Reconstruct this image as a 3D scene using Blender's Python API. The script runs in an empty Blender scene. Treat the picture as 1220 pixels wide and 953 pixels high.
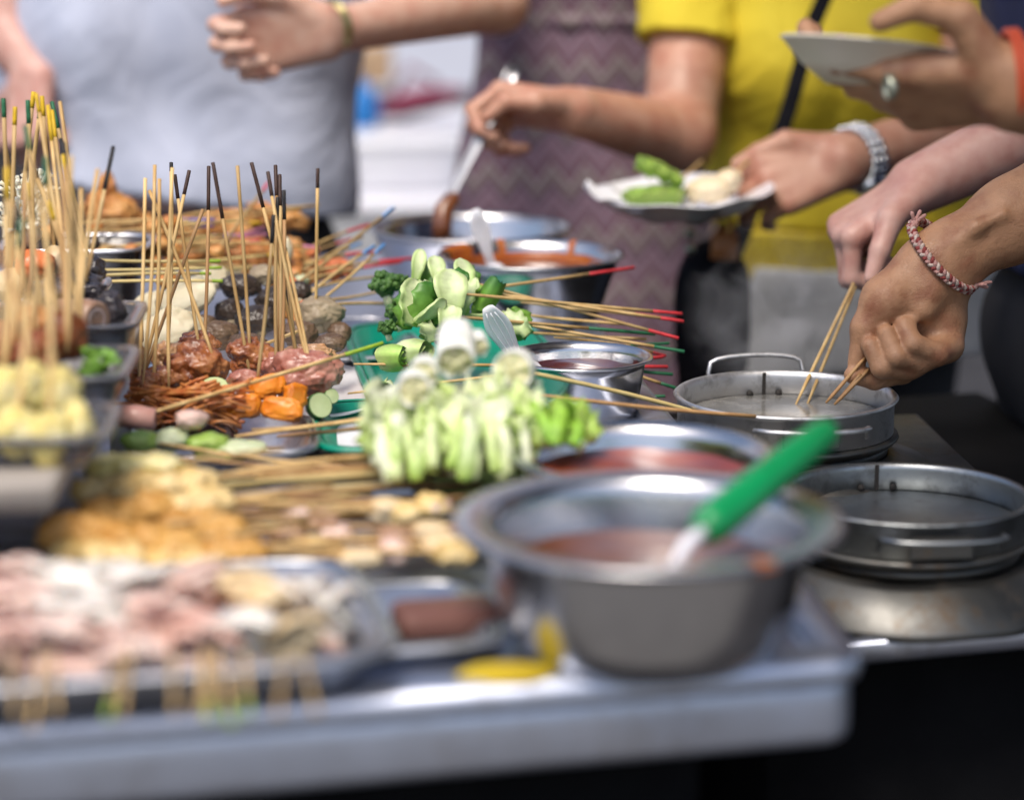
import bpy, bmesh, math, random
import numpy as np
from mathutils import Vector, Matrix, Quaternion, noise
random.seed(7)
R = math.radians
SC = bpy.context.scene
COL = SC.collection
V = Vector
# ------------------------------------------------------------------ camera
PITCH, FPX, HC, ZC = R(12.5), 2900.0, 1.365, 0.85
FW = V((0, math.cos(PITCH), -math.sin(PITCH))); UP = V((0, math.sin(PITCH), math.cos(PITCH))); RT = V((1, 0, 0))
CAM = V((0, 0, HC))
def P(x, y, d):
    return CAM + FW*d + RT*((x-610)/FPX*d) + UP*((476.5-y)/FPX*d)
def G(x, y, z=ZC):
    r = FW + RT*((x-610)/FPX) + UP*((476.5-y)/FPX)
    return CAM + r*((z-HC)/r.z)
def iv(dx, dy, dz=0):            # right / down / towards the camera
    return RT*dx - UP*dy - FW*dz
cd = bpy.data.cameras.new('camera'); cam = bpy.data.objects.new('camera', cd); COL.objects.link(cam)
cam.location = CAM; cam.rotation_euler = (math.pi/2-PITCH, 0, 0)
cd.sensor_width = 23.6; cd.lens = 23.6*FPX/1220; cd.clip_end = 500; cd.clip_start = .05
cd.dof.use_dof = True; cd.dof.focus_distance = 2.3; cd.dof.aperture_fstop = 1.42
SC.camera = cam
# ------------------------------------------------------------------ materials
def nodes(name):
    m = bpy.data.materials.new(name); m.use_nodes = True
    nt = m.node_tree; b = nt.nodes['Principled BSDF']
    return m, nt, b
def N(nt, t, **kw):
    n = nt.nodes.new(t)
    for k, v in kw.items():
        if k in n.inputs: n.inputs[k].default_value = v
        else: setattr(n, k, v)
    return n
def c4(c): return (c[0], c[1], c[2], 1)
def mat(name, c1, c2=None, scale=30, rough=.5, bump=0., metal=0., sss=0., coat=0., trans=0., stretch=(1,1,1), mid=.5, wid=.3, bscale=None, detail=4, c3=None, spec=None, sssr=(.01,.005,.003), bdist=.002, rand=0., rvar=.0, crack=0., wrk=0.):
    m, nt, b = nodes(name); L = nt.links
    tc = N(nt, 'ShaderNodeTexCoord'); mp = N(nt, 'ShaderNodeMapping'); mp.inputs['Scale'].default_value = stretch
    L.new(tc.outputs['Object'], mp.inputs['Vector'])
    b.inputs['Roughness'].default_value = rough; b.inputs['Metallic'].default_value = metal
    if c2 is None: c2 = tuple(x*.8 for x in c1)
    n = N(nt, 'ShaderNodeTexNoise', Scale=scale, Detail=detail); L.new(mp.outputs[0], n.inputs['Vector'])
    cr = N(nt, 'ShaderNodeValToRGB'); e = cr.color_ramp.elements
    e[0].position = mid-wid/2; e[1].position = mid+wid/2; e[0].color = c4(c1); e[1].color = c4(c2)
    if c3: x = cr.color_ramp.elements.new(mid); x.color = c4(c3)
    L.new(n.outputs[0], cr.inputs[0]); colo = cr.outputs[0]
    if rand:
        oi = N(nt, 'ShaderNodeObjectInfo'); m1 = N(nt, 'ShaderNodeMapRange'); m1.inputs[3].default_value = 1-rand; m1.inputs[4].default_value = 1+rand*.45
        L.new(oi.outputs['Random'], m1.inputs[0]); sc1 = N(nt, 'ShaderNodeVectorMath', operation='SCALE'); L.new(colo, sc1.inputs[0]); L.new(m1.outputs[0], sc1.inputs['Scale']); colo = sc1.outputs[0]
    L.new(colo, b.inputs['Base Color'])
    if rvar:
        n4 = N(nt, 'ShaderNodeTexNoise', Scale=scale*1.6, Detail=5); L.new(mp.outputs[0], n4.inputs['Vector']); m4 = N(nt, 'ShaderNodeMapRange')
        m4.inputs[1].default_value = .35; m4.inputs[2].default_value = .65; m4.inputs[3].default_value = max(rough-rvar, .05); m4.inputs[4].default_value = rough+rvar; L.new(n4.outputs[0], m4.inputs[0]); L.new(m4.outputs[0], b.inputs['Roughness'])
    if bump:
        n2 = N(nt, 'ShaderNodeTexNoise', Scale=bscale or scale, Detail=6); L.new(mp.outputs[0], n2.inputs['Vector'])
        bp = N(nt, 'ShaderNodeBump', Strength=bump, Distance=bdist); L.new(n2.outputs[0], bp.inputs['Height']); L.new(bp.outputs[0], b.inputs['Normal'])
        if wrk:
            n6 = N(nt, 'ShaderNodeTexNoise', Scale=7, Detail=3, Distortion=1.6); L.new(mp.outputs[0], n6.inputs['Vector'])
            b6 = N(nt, 'ShaderNodeBump', Strength=1, Distance=wrk); L.new(n6.outputs[0], b6.inputs['Height']); L.new(b6.outputs[0], bp.inputs['Normal'])
        if crack:
            vo = N(nt, 'ShaderNodeTexVoronoi', Scale=crack); vo.feature = 'DISTANCE_TO_EDGE'; L.new(mp.outputs[0], vo.inputs['Vector'])
            m5 = N(nt, 'ShaderNodeMapRange'); m5.inputs[1].default_value = 0; m5.inputs[2].default_value = .12; L.new(vo.outputs[0], m5.inputs[0])
            b2 = N(nt, 'ShaderNodeBump', Strength=.35, Distance=.0005); L.new(m5.outputs[0], b2.inputs['Height']); L.new(bp.outputs[0], b2.inputs['Normal']); L.new(b2.outputs[0], b.inputs['Normal'])
    if sss:
        b.inputs['Subsurface Weight'].default_value = sss; b.inputs['Subsurface Radius'].default_value = sssr; b.inputs['Subsurface Scale'].default_value = 1
    if coat: b.inputs['Coat Weight'].default_value = coat; b.inputs['Coat Roughness'].default_value = .15
    if trans: b.inputs['Transmission Weight'].default_value = trans; b.inputs['IOR'].default_value = 1.3
    if spec is not None: b.inputs['Specular IOR Level'].default_value = spec
    return m
def steel(name, c=(.62,.63,.66), r0=.12, r1=.3, dirt=.0, scale=14, stretch=(1,1,1), dcol=(.16,.13,.1)):
    m, nt, b = nodes(name); L = nt.links
    tc = N(nt, 'ShaderNodeTexCoord'); mp = N(nt, 'ShaderNodeMapping'); mp.inputs['Scale'].default_value = stretch
    L.new(tc.outputs['Object'], mp.inputs['Vector'])
    n = N(nt, 'ShaderNodeTexNoise', Scale=scale, Detail=8, Roughness=.65); L.new(mp.outputs[0], n.inputs['Vector'])
    mr = N(nt, 'ShaderNodeMapRange'); mr.inputs[1].default_value = .35; mr.inputs[2].default_value = .7; mr.inputs[3].default_value = r0; mr.inputs[4].default_value = r1
    L.new(n.outputs[0], mr.inputs[0]); L.new(mr.outputs[0], b.inputs['Roughness'])
    b.inputs['Metallic'].default_value = 1
    if dirt:
        n2 = N(nt, 'ShaderNodeTexNoise', Scale=scale*1.7, Detail=7, Roughness=.7); L.new(mp.outputs[0], n2.inputs['Vector'])
        cr = N(nt, 'ShaderNodeValToRGB'); e = cr.color_ramp.elements; e[0].position = .5; e[1].position = .62+.2*(1-dirt); e[0].color = c4(c); e[1].color = c4(dcol)
        L.new(n2.outputs[0], cr.inputs[0]); L.new(cr.outputs[0], b.inputs['Base Color'])
        m2 = N(nt, 'ShaderNodeMapRange'); m2.inputs[1].default_value = .5; m2.inputs[2].default_value = .72; m2.inputs[3].default_value = 1; m2.inputs[4].default_value = 1-dirt*.8
        L.new(n2.outputs[0], m2.inputs[0]); L.new(m2.outputs[0], b.inputs['Metallic'])
    else:
        b.inputs['Base Color'].default_value = c4(c)
    n3 = N(nt, 'ShaderNodeTexNoise', Scale=260, Detail=3); L.new(mp.outputs[0], n3.inputs['Vector'])
    bp = N(nt, 'ShaderNodeBump', Strength=.06, Distance=.001); L.new(n3.outputs[0], bp.inputs['Height']); L.new(bp.outputs[0], b.inputs['Normal'])
    return m
def vcol(name, rough=.4, bump=.0, scale=60, sss=0., stretch=(1,1,1), var=.25):
    """colour from the mesh's own natural colouring (white stem to green leaf ...)"""
    m, nt, b = nodes(name); L = nt.links
    a = N(nt, 'ShaderNodeAttribute'); a.attribute_name = 'Col'
    tc = N(nt, 'ShaderNodeTexCoord'); mp = N(nt, 'ShaderNodeMapping'); mp.inputs['Scale'].default_value = stretch
    L.new(tc.outputs['Object'], mp.inputs['Vector'])
    n = N(nt, 'ShaderNodeTexNoise', Scale=scale, Detail=5); L.new(mp.outputs[0], n.inputs['Vector'])
    mr = N(nt, 'ShaderNodeMapRange'); mr.inputs[1].default_value = .3; mr.inputs[2].default_value = .7; mr.inputs[3].default_value = 1-var; mr.inputs[4].default_value = 1+var
    L.new(n.outputs[0], mr.inputs[0])
    mx = N(nt, 'ShaderNodeVectorMath', operation='SCALE'); L.new(a.outputs['Color'], mx.inputs[0]); L.new(mr.outputs[0], mx.inputs['Scale'])
    L.new(mx.outputs[0], b.inputs['Base Color']); b.inputs['Roughness'].default_value = rough
    if bump:
        bp = N(nt, 'ShaderNodeBump', Strength=bump, Distance=.002); L.new(n.outputs[0], bp.inputs['Height']); L.new(bp.outputs[0], b.inputs['Normal'])
    if sss:
        b.inputs['Subsurface Weight'].default_value = sss; b.inputs['Subsurface Radius'].default_value = (.004,.006,.002); b.inputs['Subsurface Scale'].default_value = 1
    return m
M = {}
M['steel_bowl'] = steel('bowl steel', (.56,.56,.58), .15, .29, scale=9, stretch=(1,1,3))
for _k in ('steel_bowl',):
    _nt = M[_k].node_tree; _b = _nt.nodes['Principled BSDF']; _t = N(_nt, 'ShaderNodeTangent'); _t.direction_type = 'RADIAL'; _t.axis = 'Z'
    _b.inputs['Anisotropic'].default_value = .7; _nt.links.new(_t.outputs[0], _b.inputs['Tangent'])
M['alu'] = steel('dull aluminium', (.66,.66,.67), .38, .6, dirt=.35, scale=18, dcol=(.10,.095,.09))
M['alu_dark'] = steel('grey aluminium', (.34,.36,.37), .32, .5, dirt=.3, scale=18, dcol=(.06,.055,.05))
M['steel_dark'] = steel('strainer steel', (.50,.52,.55), .2, .42, dirt=.45, scale=16, dcol=(.05,.045,.04))
M['steel_flange'] = steel('stained steel', (.13,.13,.125), .42, .6, dirt=.7, scale=18, dcol=(.10,.07,.045))
M['steel_top'] = steel('counter steel', (.53,.57,.68), .34, .55, dirt=.25, scale=6, stretch=(1,4,1), dcol=(.3,.29,.3))
_nt = M['steel_top'].node_tree; _bp = [n for n in _nt.nodes if n.type == 'BUMP'][0]; _tc = [n for n in _nt.nodes if n.type == 'TEX_COORD'][0]
_n = N(_nt, 'ShaderNodeTexNoise', Scale=7, Detail=3); _nt.links.new(_tc.outputs['Object'], _n.inputs['Vector'])
_b2 = N(_nt, 'ShaderNodeBump', Strength=.5, Distance=.006); _nt.links.new(_n.outputs[0], _b2.inputs['Height']); _nt.links.new(_b2.outputs[0], _bp.inputs['Normal'])
M['steel_tray'] = steel('tray steel', (.68,.69,.73), .25, .42, dirt=.12, scale=8, dcol=(.3,.29,.28))
M['steel_tool'] = steel('ladle steel', (.36,.36,.38), .32, .5)
M['black'] = mat('black sheet metal', (.004,.004,.005), (.007,.007,.008), 12, .85, .1, spec=.12)
M['rubber'] = mat('dark soot', (.012,.011,.01), (.025,.02,.018), 30, .8, .3)
M['wood'] = mat('bamboo', (.48,.29,.105), (.68,.48,.22), 60, .55, .25, stretch=(1,1,.15), c3=(.60,.40,.165), bdist=.0006, rand=.35)
M['wood_green'] = mat('greenish bamboo', (.60,.45,.18), (.66,.54,.24), 60, .55, .2, stretch=(1,1,.15), bdist=.0006, rand=.3)
M['wood_brown'] = mat('browned bamboo', (.36,.19,.075), (.48,.28,.12), 60, .55, .2, stretch=(1,1,.15), bdist=.0006, rand=.3)
for k, c in dict(tip_black=(.012,.010,.012), tip_dark=(.06,.028,.02), tip_red=(.62,.035,.045), tip_green=(.015,.14,.06), tip_lime=(.30,.46,.03), tip_yellow=(.72,.46,.012),
                 tip_blue=(.09,.28,.62), tip_purple=(.24,.19,.50), tip_pink=(.72,.27,.42), tip_rose=(.78,.10,.16)).items():
    M[k] = mat(k.replace('_', ' '), c, tuple(x*.75 for x in c), 90, .6, .15)
M['white_ceramic'] = mat('white melamine', (.80,.80,.82), (.74,.74,.78), 8, .22, 0, coat=.3)
M['cream_plate'] = mat('cream plate', (.80,.75,.64), (.76,.70,.58), 12, .35, 0)
M['white_plastic'] = mat('white plastic', (.78,.78,.82), (.72,.72,.78), 8, .3, 0, sss=.15)
M['clear_plastic'] = mat('cloudy plastic', (.80,.81,.90), (.76,.77,.88), 9, .16, 0, trans=.9)
M['green_tray'] = mat('green plastic', (.0,.26,.165), (.0,.22,.14), 10, .35, .05, coat=.15)
M['green_grip'] = mat('green plastic grip', (.003,.27,.085), (.003,.21,.062), 12, .35, .05)
M['paper'] = mat('white paper', (.8,.8,.84), (.74,.74,.79), 20, .7, .3)
M['sauce_red'] = mat('chilli sauce', (.20,.025,.010), (.34,.05,.012), 25, .28, .4, coat=.1, bscale=40)
M['sauce_brown'] = mat('peanut sauce', (.12,.035,.012), (.20,.065,.02), 30, .3, .5, coat=.3)
M['sauce_dark'] = mat('dark sauce', (.07,.008,.008), (.11,.014,.010), 20, .2, .1, coat=.15)
M['sauce_orange'] = mat('orange sauce film', (.45,.13,.02), (.36,.08,.015), 40, .25, .3, coat=.3)
M['broth'] = mat('broth', (.12,.118,.11), (.24,.235,.22), 45, .22, .3, coat=.5)
M['chicken'] = mat('fried chicken skin', (.10,.022,.008), (.46,.20,.07), 55, .32, .8, coat=.3, c3=(.30,.095,.03), bscale=150, bdist=.004, wid=.4, rvar=.18)
M['chicken_pale'] = mat('pale fried skin', (.50,.24,.10), (.62,.38,.2), 45, .35, .6, coat=.3, bscale=80, bdist=.003)
M['ham'] = mat('pink meat', (.26,.075,.05), (.52,.27,.20), 48, .35, .6, coat=.25, c3=(.40,.16,.115), bscale=130, wid=.4, rvar=.18, bdist=.003)
M['meatball'] = mat('meatball', (.20,.05,.018), (.34,.11,.035), 40, .4, .5, c3=(.27,.075,.025), bdist=.003)
M['shred'] = mat('fried shreds', (.48,.13,.03), (.62,.26,.07), 90, .4, .3, coat=.2)
M['carrot'] = mat('orange slab', (.75,.20,.012), (.82,.29,.02), 50, .38, .35, sss=.15)
M['cuke'] = mat('cucumber', (.50,.58,.28), (.58,.66,.36), 50, .35, .2, sss=.1)
M['cuke_skin'] = mat('cucumber skin', (.05,.15,.03), (.09,.22,.05), 50, .4, .2)
M['shroom_dark'] = mat('dark mushroom', (.020,.014,.011), (.055,.038,.028), 35, .36, .4, bscale=60)
M['shroom_brown'] = mat('brown mushroom', (.10,.058,.035), (.19,.125,.075), 35, .45, .5, c3=(.14,.085,.05), bscale=60)
M['shroom_grey'] = mat('tan mushroom', (.25,.19,.12), (.36,.29,.19), 35, .5, .5, bscale=60)
M['oyster'] = mat('cream mushroom', (.62,.54,.36), (.72,.66,.48), 25, .5, .35, sss=.15, bscale=50)
M['fried'] = mat('golden fry', (.30,.095,.02), (.66,.36,.12), 45, .5, .8, c3=(.52,.23,.06), bscale=80, wid=.4, bdist=.004)
M['fried_orange'] = mat('orange fry', (.32,.09,.018), (.62,.27,.07), 45, .45, .8, bscale=80, wid=.4, bdist=.004)
M['enoki'] = mat('enoki', (.74,.70,.55), (.80,.77,.66), 60, .5, .1, sss=.2)
M['roe'] = mat('orange fishball', (.72,.17,.05), (.78,.26,.10), 90, .35, .5, sss=.15, bscale=140)
M['corn'] = mat('corn', (.66,.52,.14), (.74,.66,.36), 50, .4, .5, sss=.2, bscale=110, c3=(.70,.60,.24))
M['tofu_skin'] = mat('tofu skin', (.62,.40,.12), (.74,.58,.30), 30, .5, .7, c3=(.68,.49,.2), bscale=55, bdist=.004)
M['tofu_brown'] = mat('golden tofu skin', (.46,.22,.045), (.60,.34,.09), 30, .5, .7, bscale=55, bdist=.004)
M['raw_white'] = mat('raw squid', (.72,.64,.58), (.78,.74,.68), 16, .32, .25, sss=.2, c3=(.72,.66,.60), coat=.2)
M['raw_pink'] = mat('raw meat', (.64,.38,.32), (.76,.60,.53), 22, .32, .3, sss=.2, c3=(.71,.50,.43), wid=.5, coat=.2)
M['raw_red'] = mat('marbled meat', (.58,.27,.20), (.70,.46,.38), 20, .3, .5, coat=.2)
M['raw_cream'] = mat('stuffed tofu', (.66,.46,.22), (.74,.62,.42), 28, .5, .5)
M['squid_dark'] = mat('black fungus', (.022,.018,.020), (.06,.05,.055), 40, .25, .5, coat=.3)
M['squid_roll'] = mat('squid roll', (.32,.17,.10), (.45,.28,.19), 60, .4, .4, coat=.2)
M['sausage'] = mat('pink sausage', (.58,.29,.25), (.66,.38,.32), 40, .35, .15, sss=.2)
M['lime_veg'] = mat('green veg', (.22,.38,.05), (.36,.50,.12), 40, .4, .3, sss=.1)
M['pale_veg'] = mat('pale veg', (.52,.60,.34), (.62,.68,.46), 40, .4, .2, sss=.2)
M['broccoli'] = mat('broccoli', (.028,.09,.015), (.075,.17,.03), 120, .6, .6)
M['veg'] = vcol('leafy veg', .45, .25, 70, .12)
M['egg'] = mat('pale dumpling', (.72,.55,.32), (.78,.66,.46), 20, .5, .2, sss=.1)
M['yellow_cloth'] = mat('yellow rag', (.55,.40,.01), (.45,.31,.01), 30, .8, .4)
M['tan_board'] = mat('tan board', (.30,.27,.24), (.38,.34,.30), 10, .6, .2)
M['board'] = mat('brown board', (.14,.055,.04), (.18,.075,.06), 20, .5, .2)
M['skin_pale'] = mat('pale skin', (.56,.28,.205), (.68,.45,.35), 40, .48, .35, c3=(.64,.385,.29), wid=.5, rvar=.08, sss=.18, bscale=160, bdist=.0008)
M['skin_pink'] = mat('pink skin', (.47,.22,.18), (.62,.39,.33), 45, .48, .35, c3=(.56,.315,.26), wid=.5, rvar=.08, sss=.18, bscale=160, bdist=.0008)
M['skin_tan'] = mat('tan skin', (.25,.095,.048), (.46,.245,.135), 38, .5, .8, sss=.08, bscale=150, bdist=.001, rvar=.08, crack=330, c3=(.38,.20,.11), wid=.45)
M['skin_mid'] = mat('warm skin', (.42,.175,.115), (.57,.32,.225), 40, .48, .4, c3=(.51,.265,.18), wid=.5, rvar=.08, sss=.15, bscale=160, bdist=.0008)
M['hair'] = mat('dark hair', (.008,.006,.005), (.02,.014,.01), 80, .45, .5, stretch=(1,1,.1))
M['grey_shirt'] = mat('grey shirt', (.46,.50,.63), (.52,.56,.69), 18, .85, .25, bscale=300, bdist=.0006, wrk=.009)
M['yellow_shirt'] = mat('yellow shirt', (.60,.46,.02), (.66,.52,.03), 12, .8, .3, bscale=260, bdist=.0006, wrk=.016)
M['lace'] = mat('yellow lace hem', (.46,.34,.02), (.60,.47,.03), 160, .85, .5, wid=.15, c3=(.30,.22,.03))
M['white_cloth'] = mat('white tunic', (.30,.31,.33), (.36,.37,.39), 9, .9, .2, bscale=200, bdist=.0006, wrk=.012)
M['black_cloth'] = mat('black trousers', (.010,.010,.013), (.016,.016,.02), 15, .9, .2)
M['navy_cloth'] = mat('navy cloth', (.010,.016,.06), (.015,.022,.08), 15, .85, .2)
M['bag'] = mat('black canvas', (.006,.006,.009), (.010,.010,.014), 40, .85, .3, spec=.15)
M['tag'] = mat('tan leather', (.36,.12,.03), (.44,.17,.05), 30, .5, .2)
M['watch_band'] = steel('watch steel', (.74,.75,.78), .15, .3)
M['watch_face'] = mat('watch face', (.03,.04,.06), (.05,.06,.09), 20, .1, 0, coat=.8)
M['brass'] = steel('brass bangle', (.35,.30,.15), .25, .4)
M['silver'] = steel('ring silver', (.40,.42,.34), .4, .55)
M['red_band'] = mat('red band', (.58,.09,.03), (.50,.07,.025), 60, .6, .2)
M['gold'] = steel('gold', (.75,.45,.12), .2, .3)
for k, c in dict(braid_pink=(.55,.30,.27), braid_white=(.62,.50,.44), braid_red=(.28,.05,.045)).items():
    M[k] = mat(k.replace('_', ' '), c, tuple(x*.6 for x in c), 400, .85, .5)
M['floor'] = mat('dark ground', (.03,.03,.033), (.055,.055,.06), 3, .95, .4, bscale=40, spec=.1)
M['bounce_sheet'] = mat('pale bounce sheet', (.11,.105,.10), (.15,.145,.135), 3, .9, .4, bscale=40)  # colour of the added light-bouncing sheet before the cart
M['wall'] = mat('pale plaster', (.66,.69,.78), (.58,.60,.70), 1.2, .85, .2)
M['blue'] = mat('blue plastic', (.02,.17,.50), (.025,.22,.56), 10, .4)
M['maroon'] = mat('maroon cloth', (.16,.02,.05), (.24,.04,.08), 10, .8)
M['canvas'] = mat('added awning canvas', (.30,.30,.33), (.25,.25,.28), 4, .9, .2)  # cloth of the unseen awning added for shade
M['cardboard'] = mat('tan cardboard', (.42,.28,.15), (.48,.33,.2), 8, .8)
def zigzag():
    m, nt, b = nodes('zigzag dress fabric'); L = nt.links
    tc = N(nt, 'ShaderNodeTexCoord'); sp = N(nt, 'ShaderNodeSeparateXYZ'); L.new(tc.outputs['Object'], sp.inputs[0])
    def mt(op, a, bb=None):
        n = N(nt, 'ShaderNodeMath', operation=op)
        for i, x in enumerate((a, bb)):
            if x is None: continue
            if isinstance(x, (int, float)): n.inputs[i].default_value = x
            else: L.new(x, n.inputs[i])
        return n.outputs[0]
    nz = N(nt, 'ShaderNodeTexNoise', Scale=5, Detail=2); L.new(tc.outputs['Object'], nz.inputs['Vector'])
    x = mt('ADD', sp.outputs[0], mt('MULTIPLY', nz.outputs[0], .03))
    tri = mt('ABSOLUTE', mt('SUBTRACT', mt('FRACT', mt('MULTIPLY', x, 21)), .5))
    v = mt('FRACT', mt('MULTIPLY', mt('ADD', sp.outputs[2], mt('MULTIPLY', tri, .06)), 12.5))
    fine = mt('FRACT', mt('MULTIPLY', mt('ADD', sp.outputs[2], mt('MULTIPLY', tri, .06)), 90))
    cr = N(nt, 'ShaderNodeValToRGB'); cr.color_ramp.interpolation = 'EASE'
    cols = [(0,(.12,.045,.070)),(.13,(.16,.12,.16)),(.26,(.06,.027,.045)),(.38,(.13,.10,.125)),(.5,(.10,.072,.062)),(.62,(.19,.165,.19)),(.75,(.085,.03,.045)),(.88,(.12,.085,.115))]
    e = cr.color_ramp.elements; e[0].position = 0; e[0].color = c4(cols[0][1]); e[1].position = cols[-1][0]; e[1].color = c4(cols[-1][1])
    for p, c in cols[1:-1]: q = e.new(p); q.color = c4(c)
    L.new(v, cr.inputs[0])
    mx = N(nt, 'ShaderNodeVectorMath', operation='SCALE'); L.new(cr.outputs[0], mx.inputs[0])
    L.new(mt('ADD', mt('MULTIPLY', mt('GREATER_THAN', fine, .5), .7), 1.15), mx.inputs['Scale'])
    L.new(mx.outputs[0], b.inputs['Base Color']); b.inputs['Roughness'].default_value = .85
    return m
M['dress'] = zigzag()
# ------------------------------------------------------------------ mesh helpers
ORG = {}
class MB:
    def __init__(s): s.v = []; s.f = []; s.c = []
    def add(s, vs, fs, col=None):
        o = len(s.v); s.v += [tuple(x) for x in vs]; s.f += [tuple(i+o for i in f) for f in fs]
        if col is None: s.c += [(1,1,1)]*len(vs)
        elif isinstance(col, list): s.c += col
        else: s.c += [col]*len(vs)
        return s
    def build(s, name, m, parent=None, smooth=True, loc=None, sub=0):
        org = ORG[parent.name] if parent else (V(loc) if loc is not None else V((0,0,0)))
        me = bpy.data.meshes.new(name)
        me.from_pydata([(a-org.x, b-org.y, c-org.z) for a, b, c in s.v], [], s.f)
        bm = bmesh.new(); bm.from_mesh(me); bmesh.ops.recalc_face_normals(bm, faces=bm.faces); bm.to_mesh(me); bm.free()
        if m is M.get('veg'):
            ca = me.color_attributes.new('Col', 'FLOAT_COLOR', 'POINT')
            for i, c in enumerate(s.c): ca.data[i].color = (*c, 1)
        if smooth: me.polygons.foreach_set('use_smooth', [True]*len(me.polygons))
        me.materials.append(m)
        o = bpy.data.objects.new(name, me); COL.objects.link(o)
        if parent: o.parent = parent
        else: o.location = org
        ORG[o.name] = org
        if sub:
            md = o.modifiers.new('s', 'SUBSURF'); md.levels = sub; md.render_levels = sub
        return o
def thing(name, label, cat, loc, group=None):
    o = bpy.data.objects.new(name, None); COL.objects.link(o); o.location = loc; o.empty_display_size = .02
    ORG[o.name] = V(loc); tag(o, label, cat, group); return o
def tag(o, label, cat, group=None):
    if label: o['label'] = label
    o['category'] = cat
    if group: o['group'] = group
    return o
def frame(d):
    d = d.normalized(); a = V((0,0,1)) if abs(d.z) < .9 else V((1,0,0))
    u = d.cross(a).normalized(); return u, d.cross(u).normalized()
def tube(mb, pts, rad, seg=8, col=None, closed=False, cap=True):
    n = len(pts); pts = [V(p) for p in pts]; vs = []; cs = []
    if not isinstance(rad, (list, tuple)): rad = [rad]*n
    u = None
    for i, p in enumerate(pts):
        if closed: d = pts[(i+1) % n]-pts[i-1]
        else: d = pts[min(i+1, n-1)]-pts[max(i-1, 0)]
        d.normalize()
        if u is None: u, w = frame(d)
        else:
            u = (u-d*u.dot(d)).normalized()
        w = d.cross(u)
        for k in range(seg):
            a = 2*math.pi*k/seg; vs.append(p+(u*math.cos(a)+w*math.sin(a))*rad[i])
            if isinstance(col, list): cs.append(col[i])
    fs = []
    for i in range(n if closed else n-1):
        j = (i+1) % n
        for k in range(seg): fs.append((i*seg+k, i*seg+(k+1) % seg, j*seg+(k+1) % seg, j*seg+k))
    if cap and not closed: fs += [tuple(range(seg)), tuple(range((n-1)*seg, n*seg))]
    mb.add(vs, fs, cs if isinstance(col, list) else col); return mb
def lathe(mb, prof, c, seg=72, closed=False, axis=None, wob=0, caps=True):
    c = V(c); n = len(prof); vs = []; q = V((0,0,1)).rotation_difference(V(axis)) if axis is not None else None
    for r, z in prof:
        for k in range(seg):
            a = 2*math.pi*k/seg
            p = V((r*math.cos(a), r*math.sin(a), z))
            if wob: p.z += wob*noise.noise(V((math.cos(a)*2, math.sin(a)*2, z*9)))
            vs.append(c+(q @ p if q else p))
    fs = []
    for i in range(n if closed else n-1):
        j = (i+1) % n
        for k in range(seg): fs.append((i*seg+k, i*seg+(k+1) % seg, j*seg+(k+1) % seg, j*seg+k))
    if not closed and caps:
        if prof[0][0] > 1e-6: fs.append(tuple(range(seg)))
        if prof[-1][0] > 1e-6: fs.append(tuple(range((n-1)*seg, n*seg)))
    mb.add(vs, fs); return mb
def dish(mb, c, ax, ay, rot, prof, n=72, e=4., closed=False, cap=True):
    """rounded-rectangle rings: prof = [(inset, z)]"""
    c = V(c); vs = []; cr, sr = math.cos(rot), math.sin(rot)
    for off, z in prof:
        for k in range(n):
            t = 2*math.pi*k/n; ct, st = math.cos(t), math.sin(t)
            x = (ax-off)*math.copysign(abs(ct)**(2/e), ct); y = (ay-off)*math.copysign(abs(st)**(2/e), st)
            vs.append(c+V((x*cr-y*sr, x*sr+y*cr, z)))
    m = len(prof); fs = []
    for i in range(m if closed else m-1):
        j = (i+1) % m
        for k in range(n): fs.append((i*n+k, i*n+(k+1) % n, j*n+(k+1) % n, j*n+k))
    if cap and not closed: fs += [tuple(range(n)), tuple(range((m-1)*n, m*n))]
    mb.add(vs, fs); return mb
def prism(mb, poly, z0, z1, bev=.003):
    """vertical prism with a small rounded top and bottom edge from a counter-clockwise polygon of (x, y)"""
    poly = [V((p[0], p[1])) for p in poly]; n = len(poly); ce = sum(poly, V((0,0)))/n
    def ins(d):
        out = []
        for i in range(n):
            a, b, c = poly[i-1], poly[i], poly[(i+1) % n]
            e1 = (b-a).normalized(); e2 = (c-b).normalized()
            n1 = V((-e1.y, e1.x)); n2 = V((-e2.y, e2.x)); m = (n1+n2); m = m/max(m.dot(n1), .2)
            if (ce-b).dot(m) < 0: m = -m
            out.append(b+m*d)
        return out
    rings = [(ins(bev), z0), (poly, z0+bev), (poly, z1-bev), (ins(bev*.3), z1-bev*.3), (ins(bev), z1)]
    vs = []; fs = []
    for pl, z in rings: vs += [(p.x, p.y, z) for p in pl]
    for i in range(len(rings)-1):
        for k in range(n): fs.append((i*n+k, i*n+(k+1) % n, (i+1)*n+(k+1) % n, (i+1)*n+k))
    fs += [tuple(range(n)), tuple(range((len(rings)-1)*n, len(rings)*n))]
    mb.add(vs, fs); return mb
_ico = {}
def ico(sub):
    if sub not in _ico:
        bm = bmesh.new(); bmesh.ops.create_icosphere(bm, subdivisions=sub, radius=1)
        _ico[sub] = ([v.co.copy() for v in bm.verts], [tuple(v.index for v in f.verts) for f in bm.faces]); bm.free()
    return _ico[sub]
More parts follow.
